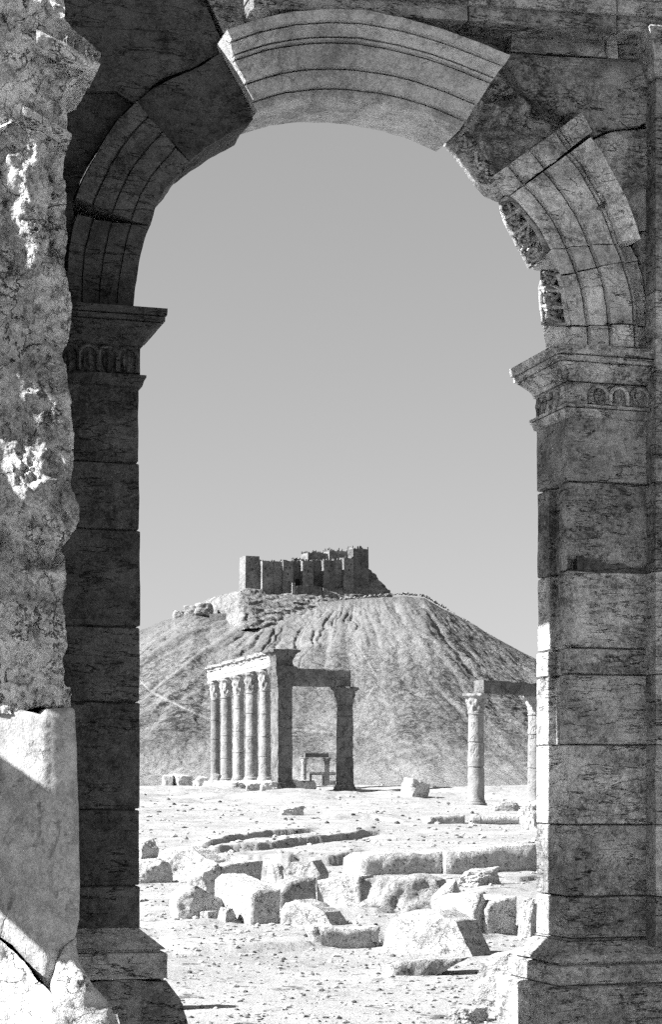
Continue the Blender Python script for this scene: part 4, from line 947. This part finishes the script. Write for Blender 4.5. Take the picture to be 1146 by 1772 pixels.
# centre right
fblock('boulder', 'large white wedge boulder with pocked dark right end', [(655, 1648), (664, 1612), (682, 1586), (706, 1574), (748, 1578), (786, 1594), (824, 1617), (826, 1626), (800, 1634), (760, 1628), (720, 1636), (690, 1648)], 1648, -.60, .55, 417, 'boulder', rag=.035, face=.08)
fblock('stone_block', 'low flat slab with dark undercut front edge, lowest in the foreground', [(680, 1689), (678, 1672), (700, 1664), (740, 1660), (790, 1658), (816, 1656), (790, 1668), (740, 1682)], 1690, .22, .55, 418, rag=.03, face=.05)
fblock('stone_block', 'large cracked rectangular block, left one of the two long wall blocks', [(624, 1511), (626, 1487), (640, 1480), (700, 1476), (735, 1478), (772, 1472), (771, 1514), (700, 1514)], 1513, .30, 1.5, 419, rag=.018, face=.02, rnd=.035)
fblock('stone_block', 'large rectangular block with ragged top, right one of the two long wall blocks', [(777, 1514), (777, 1475), (820, 1472), (860, 1465), (900, 1462), (932, 1460), (932, 1506), (860, 1508)], 1514, .34, 1.6, 420, rag=.03, face=.025, rnd=.035)
rock('boulder', 'crumbly white rock below the right long wall block', 785, 876, 1504, 1536, 421, .6, 0.9, amp=.14)
rock('boulder', 'tall pale boulder sloping down to the left of the round-topped arch stone', 741, 812, 1532, 1604, 422, 1.0, 1.0, lean=.4, amp=.08)
fblock('fallen_voussoir', 'round-topped arch stone with dark square front beside the right pier', [(842, 1618), (842, 1575), (852, 1560), (870, 1554), (897, 1552), (895, 1617)], 1619, .48, 1.5, 423, 'arch stone', rag=.012, rnd=.05)
rock('boulder', 'curved white flank of the round-topped arch stone', 795, 846, 1546, 1619, 428, .9, 0.8, amp=.05)
rock('boulder', 'pale stone wedged against the foot of the right pier', 893, 940, 1557, 1620, 424, .7, 0.9)
fblock('boulder', 'rough white lump at the corner of the right plinth', [(812, 1762), (820, 1700), (832, 1662), (852, 1650), (880, 1648), (896, 1655), (900, 1765)], 1762, -.5, .35, 425, 'boulder', rag=.05, face=.10, mat='rubble')
rock('boulder', 'sunken white rock left of the right plinth', 775, 850, 1715, 1768, 426, .6, .9, amp=.16, hf=.5, mat='rubble')
# farther away
rock('boulder', 'white angular boulder with a black shadowed side, alone on the ridge', 686, 745, 1347, 1379, 430, .7, 0.95, amp=.12, lean=-.1)
rock('boulder', 'small dark jagged rock on the open ground below the columns', 483, 526, 1394, 1412, 431, .6, .3, amp=.14)
rock('stone_block', 'thin flat slab lying on the open ground right of the jagged rock', 607, 655, 1403, 1413, 432, .4, .1, cat='stone block', mat='rough')
fblock('stone_block', 'low dark block left of the fallen column drum', [(746, 1426), (746, 1414), (775, 1412), (806, 1411), (806, 1425)], 1426, .3, 1.0, 433)
rock('boulder', 'dark rock behind the fallen column drum', 850, 902, 1388, 1405, 435, .5, .2, amp=.12)
rock('fallen_capital', 'broken carved capital standing on the ground against the right pier', 898, 955, 1384, 1437, 436, .7, .9, amp=.2, lean=.2, cat='capital')
def drum():
    Yd = hitY(1425); fr = Frame(((815 - HX) / F * Yd, Yd, 0), .12); r = 9.5 / F * Yd
    L = 84 / F * Yd; th = np.linspace(0, 2 * math.pi, 33)[:-1]
    V, Fc = loft([(r * math.cos(a), r * math.sin(a)) for a in th], [(0, -.06), (.06, 0), (.4, 0), (.42, -.03), (L - .05, .0), (L, -.05)], res=.5, amp=.02, sc=2, seed=1, hmax=.12)
    V = np.column_stack([V[:, 1], V[:, 0] + gz(9, Yd) + r * .85, V[:, 2]])
    return tag(obj('column_drum', (V, [f[::-1] for f in Fc]), M['block'], None, fr), 'fallen white column drum lying on its side near the column gateway', 'column drum', RG)
drum()
for i, (a, b, t, bo, lb) in enumerate([(279, 300, 1340, 1358, 'square white block, leftmost beside the temple columns'), (298, 335, 1341, 1358, 'wide rough block second from the left by the temple columns'),
                                       (336, 361, 1343, 1358, 'pale rounded stone between the rough block and the first column'), (363, 392, 1339, 1357, 'white block with dark end under the leftmost columns')]):
    rock('stone_block', lb, a, b, t, bo + 3, 440 + i, .8, [.1, .5, .3, .6][i], cat='stone block', amp=.08)
for i, (a, b, t, bo) in enumerate([(398, 425, 1347, 1362), (424, 452, 1348, 1363), (450, 480, 1346, 1364)]):
    rock('boulder', ['low rubble heap under the third column', 'low rubble heap under the fourth column', 'low rubble heap beside the corner pier foot'][i], a, b, t + 6, bo + 3, 450 + i, .6, .2, amp=.2)

# ------------------------------------------------------------------ gravel and pebbles, one mass
def pebbles(n, seed, ymin, ymax, smin, smax, name, label, pxr=(225, 950)):
    r = np.random.RandomState(seed); D, Fi = ico(1); Fi = np.array(Fi); m = len(D)
    py_ = r.uniform(0, 1, n); Yy = 1 / (1 / ymax + (1 / ymin - 1 / ymax) * py_); pxx = r.uniform(pxr[0], pxr[1], n); xx = (pxx - HX) / F * Yy
    dn_ = fbm(np.column_stack([xx * .5, Yy * .25, np.zeros(n)]), 3); keep = r.uniform(-.5, .6, n) < dn_ + .15
    xx, Yy, pxx = xx[keep], Yy[keep], pxx[keep]; n = len(xx)
    zz = ground(xx, Yy); s = smin + (smax - smin) * r.uniform(0, 1, n) ** 3; s = s * np.clip(Yy / 35, .55, 3.2)
    V = np.zeros((n, m, 3)); th = r.uniform(0, 6.28, n)
    jit = 1 + r.uniform(-.28, .28, (n, m)); Vb = D[None] * jit[..., None]
    ax = np.stack([r.uniform(.7, 1.3, n), r.uniform(.7, 1.2, n), r.uniform(.35, .8, n)], 1)
    Vb = Vb * ax[:, None, :] * s[:, None, None]
    c, sn = np.cos(th)[:, None], np.sin(th)[:, None]
    V[..., 0] = Vb[..., 0] * c - Vb[..., 1] * sn + xx[:, None]; V[..., 1] = Vb[..., 0] * sn + Vb[..., 1] * c + Yy[:, None]; V[..., 2] = Vb[..., 2] + zz[:, None] + (s * .12)[:, None]
    Fa = (Fi[None] + (np.arange(n) * m)[:, None, None]).reshape(-1, 3)
    mb = MB(); mb.add(V.reshape(-1, 3), Fa.tolist()); o = mb.build(name, M['block'] if seed % 2 else M['shade_dark'], None, smooth=False); return tag(o, label, 'gravel', kind='stuff')
pebbles(4200, 3, 17.5, 182, .006, .075, 'gravel', 'scattered pale pebbles over the sandy ground')
pebbles(4200, 4, 17.5, 182, .006, .055, 'gravel', 'scattered darker stones over the sandy ground')
rock('stone_block', 'added block mostly hidden behind the foot of the dark left pier, casting a ground shadow', 176, 286, 1628, 1752, 460, .7, .2, amp=.10, mat='rough', cat='stone block')  # added behind the pier base for the shadow it throws on the ground
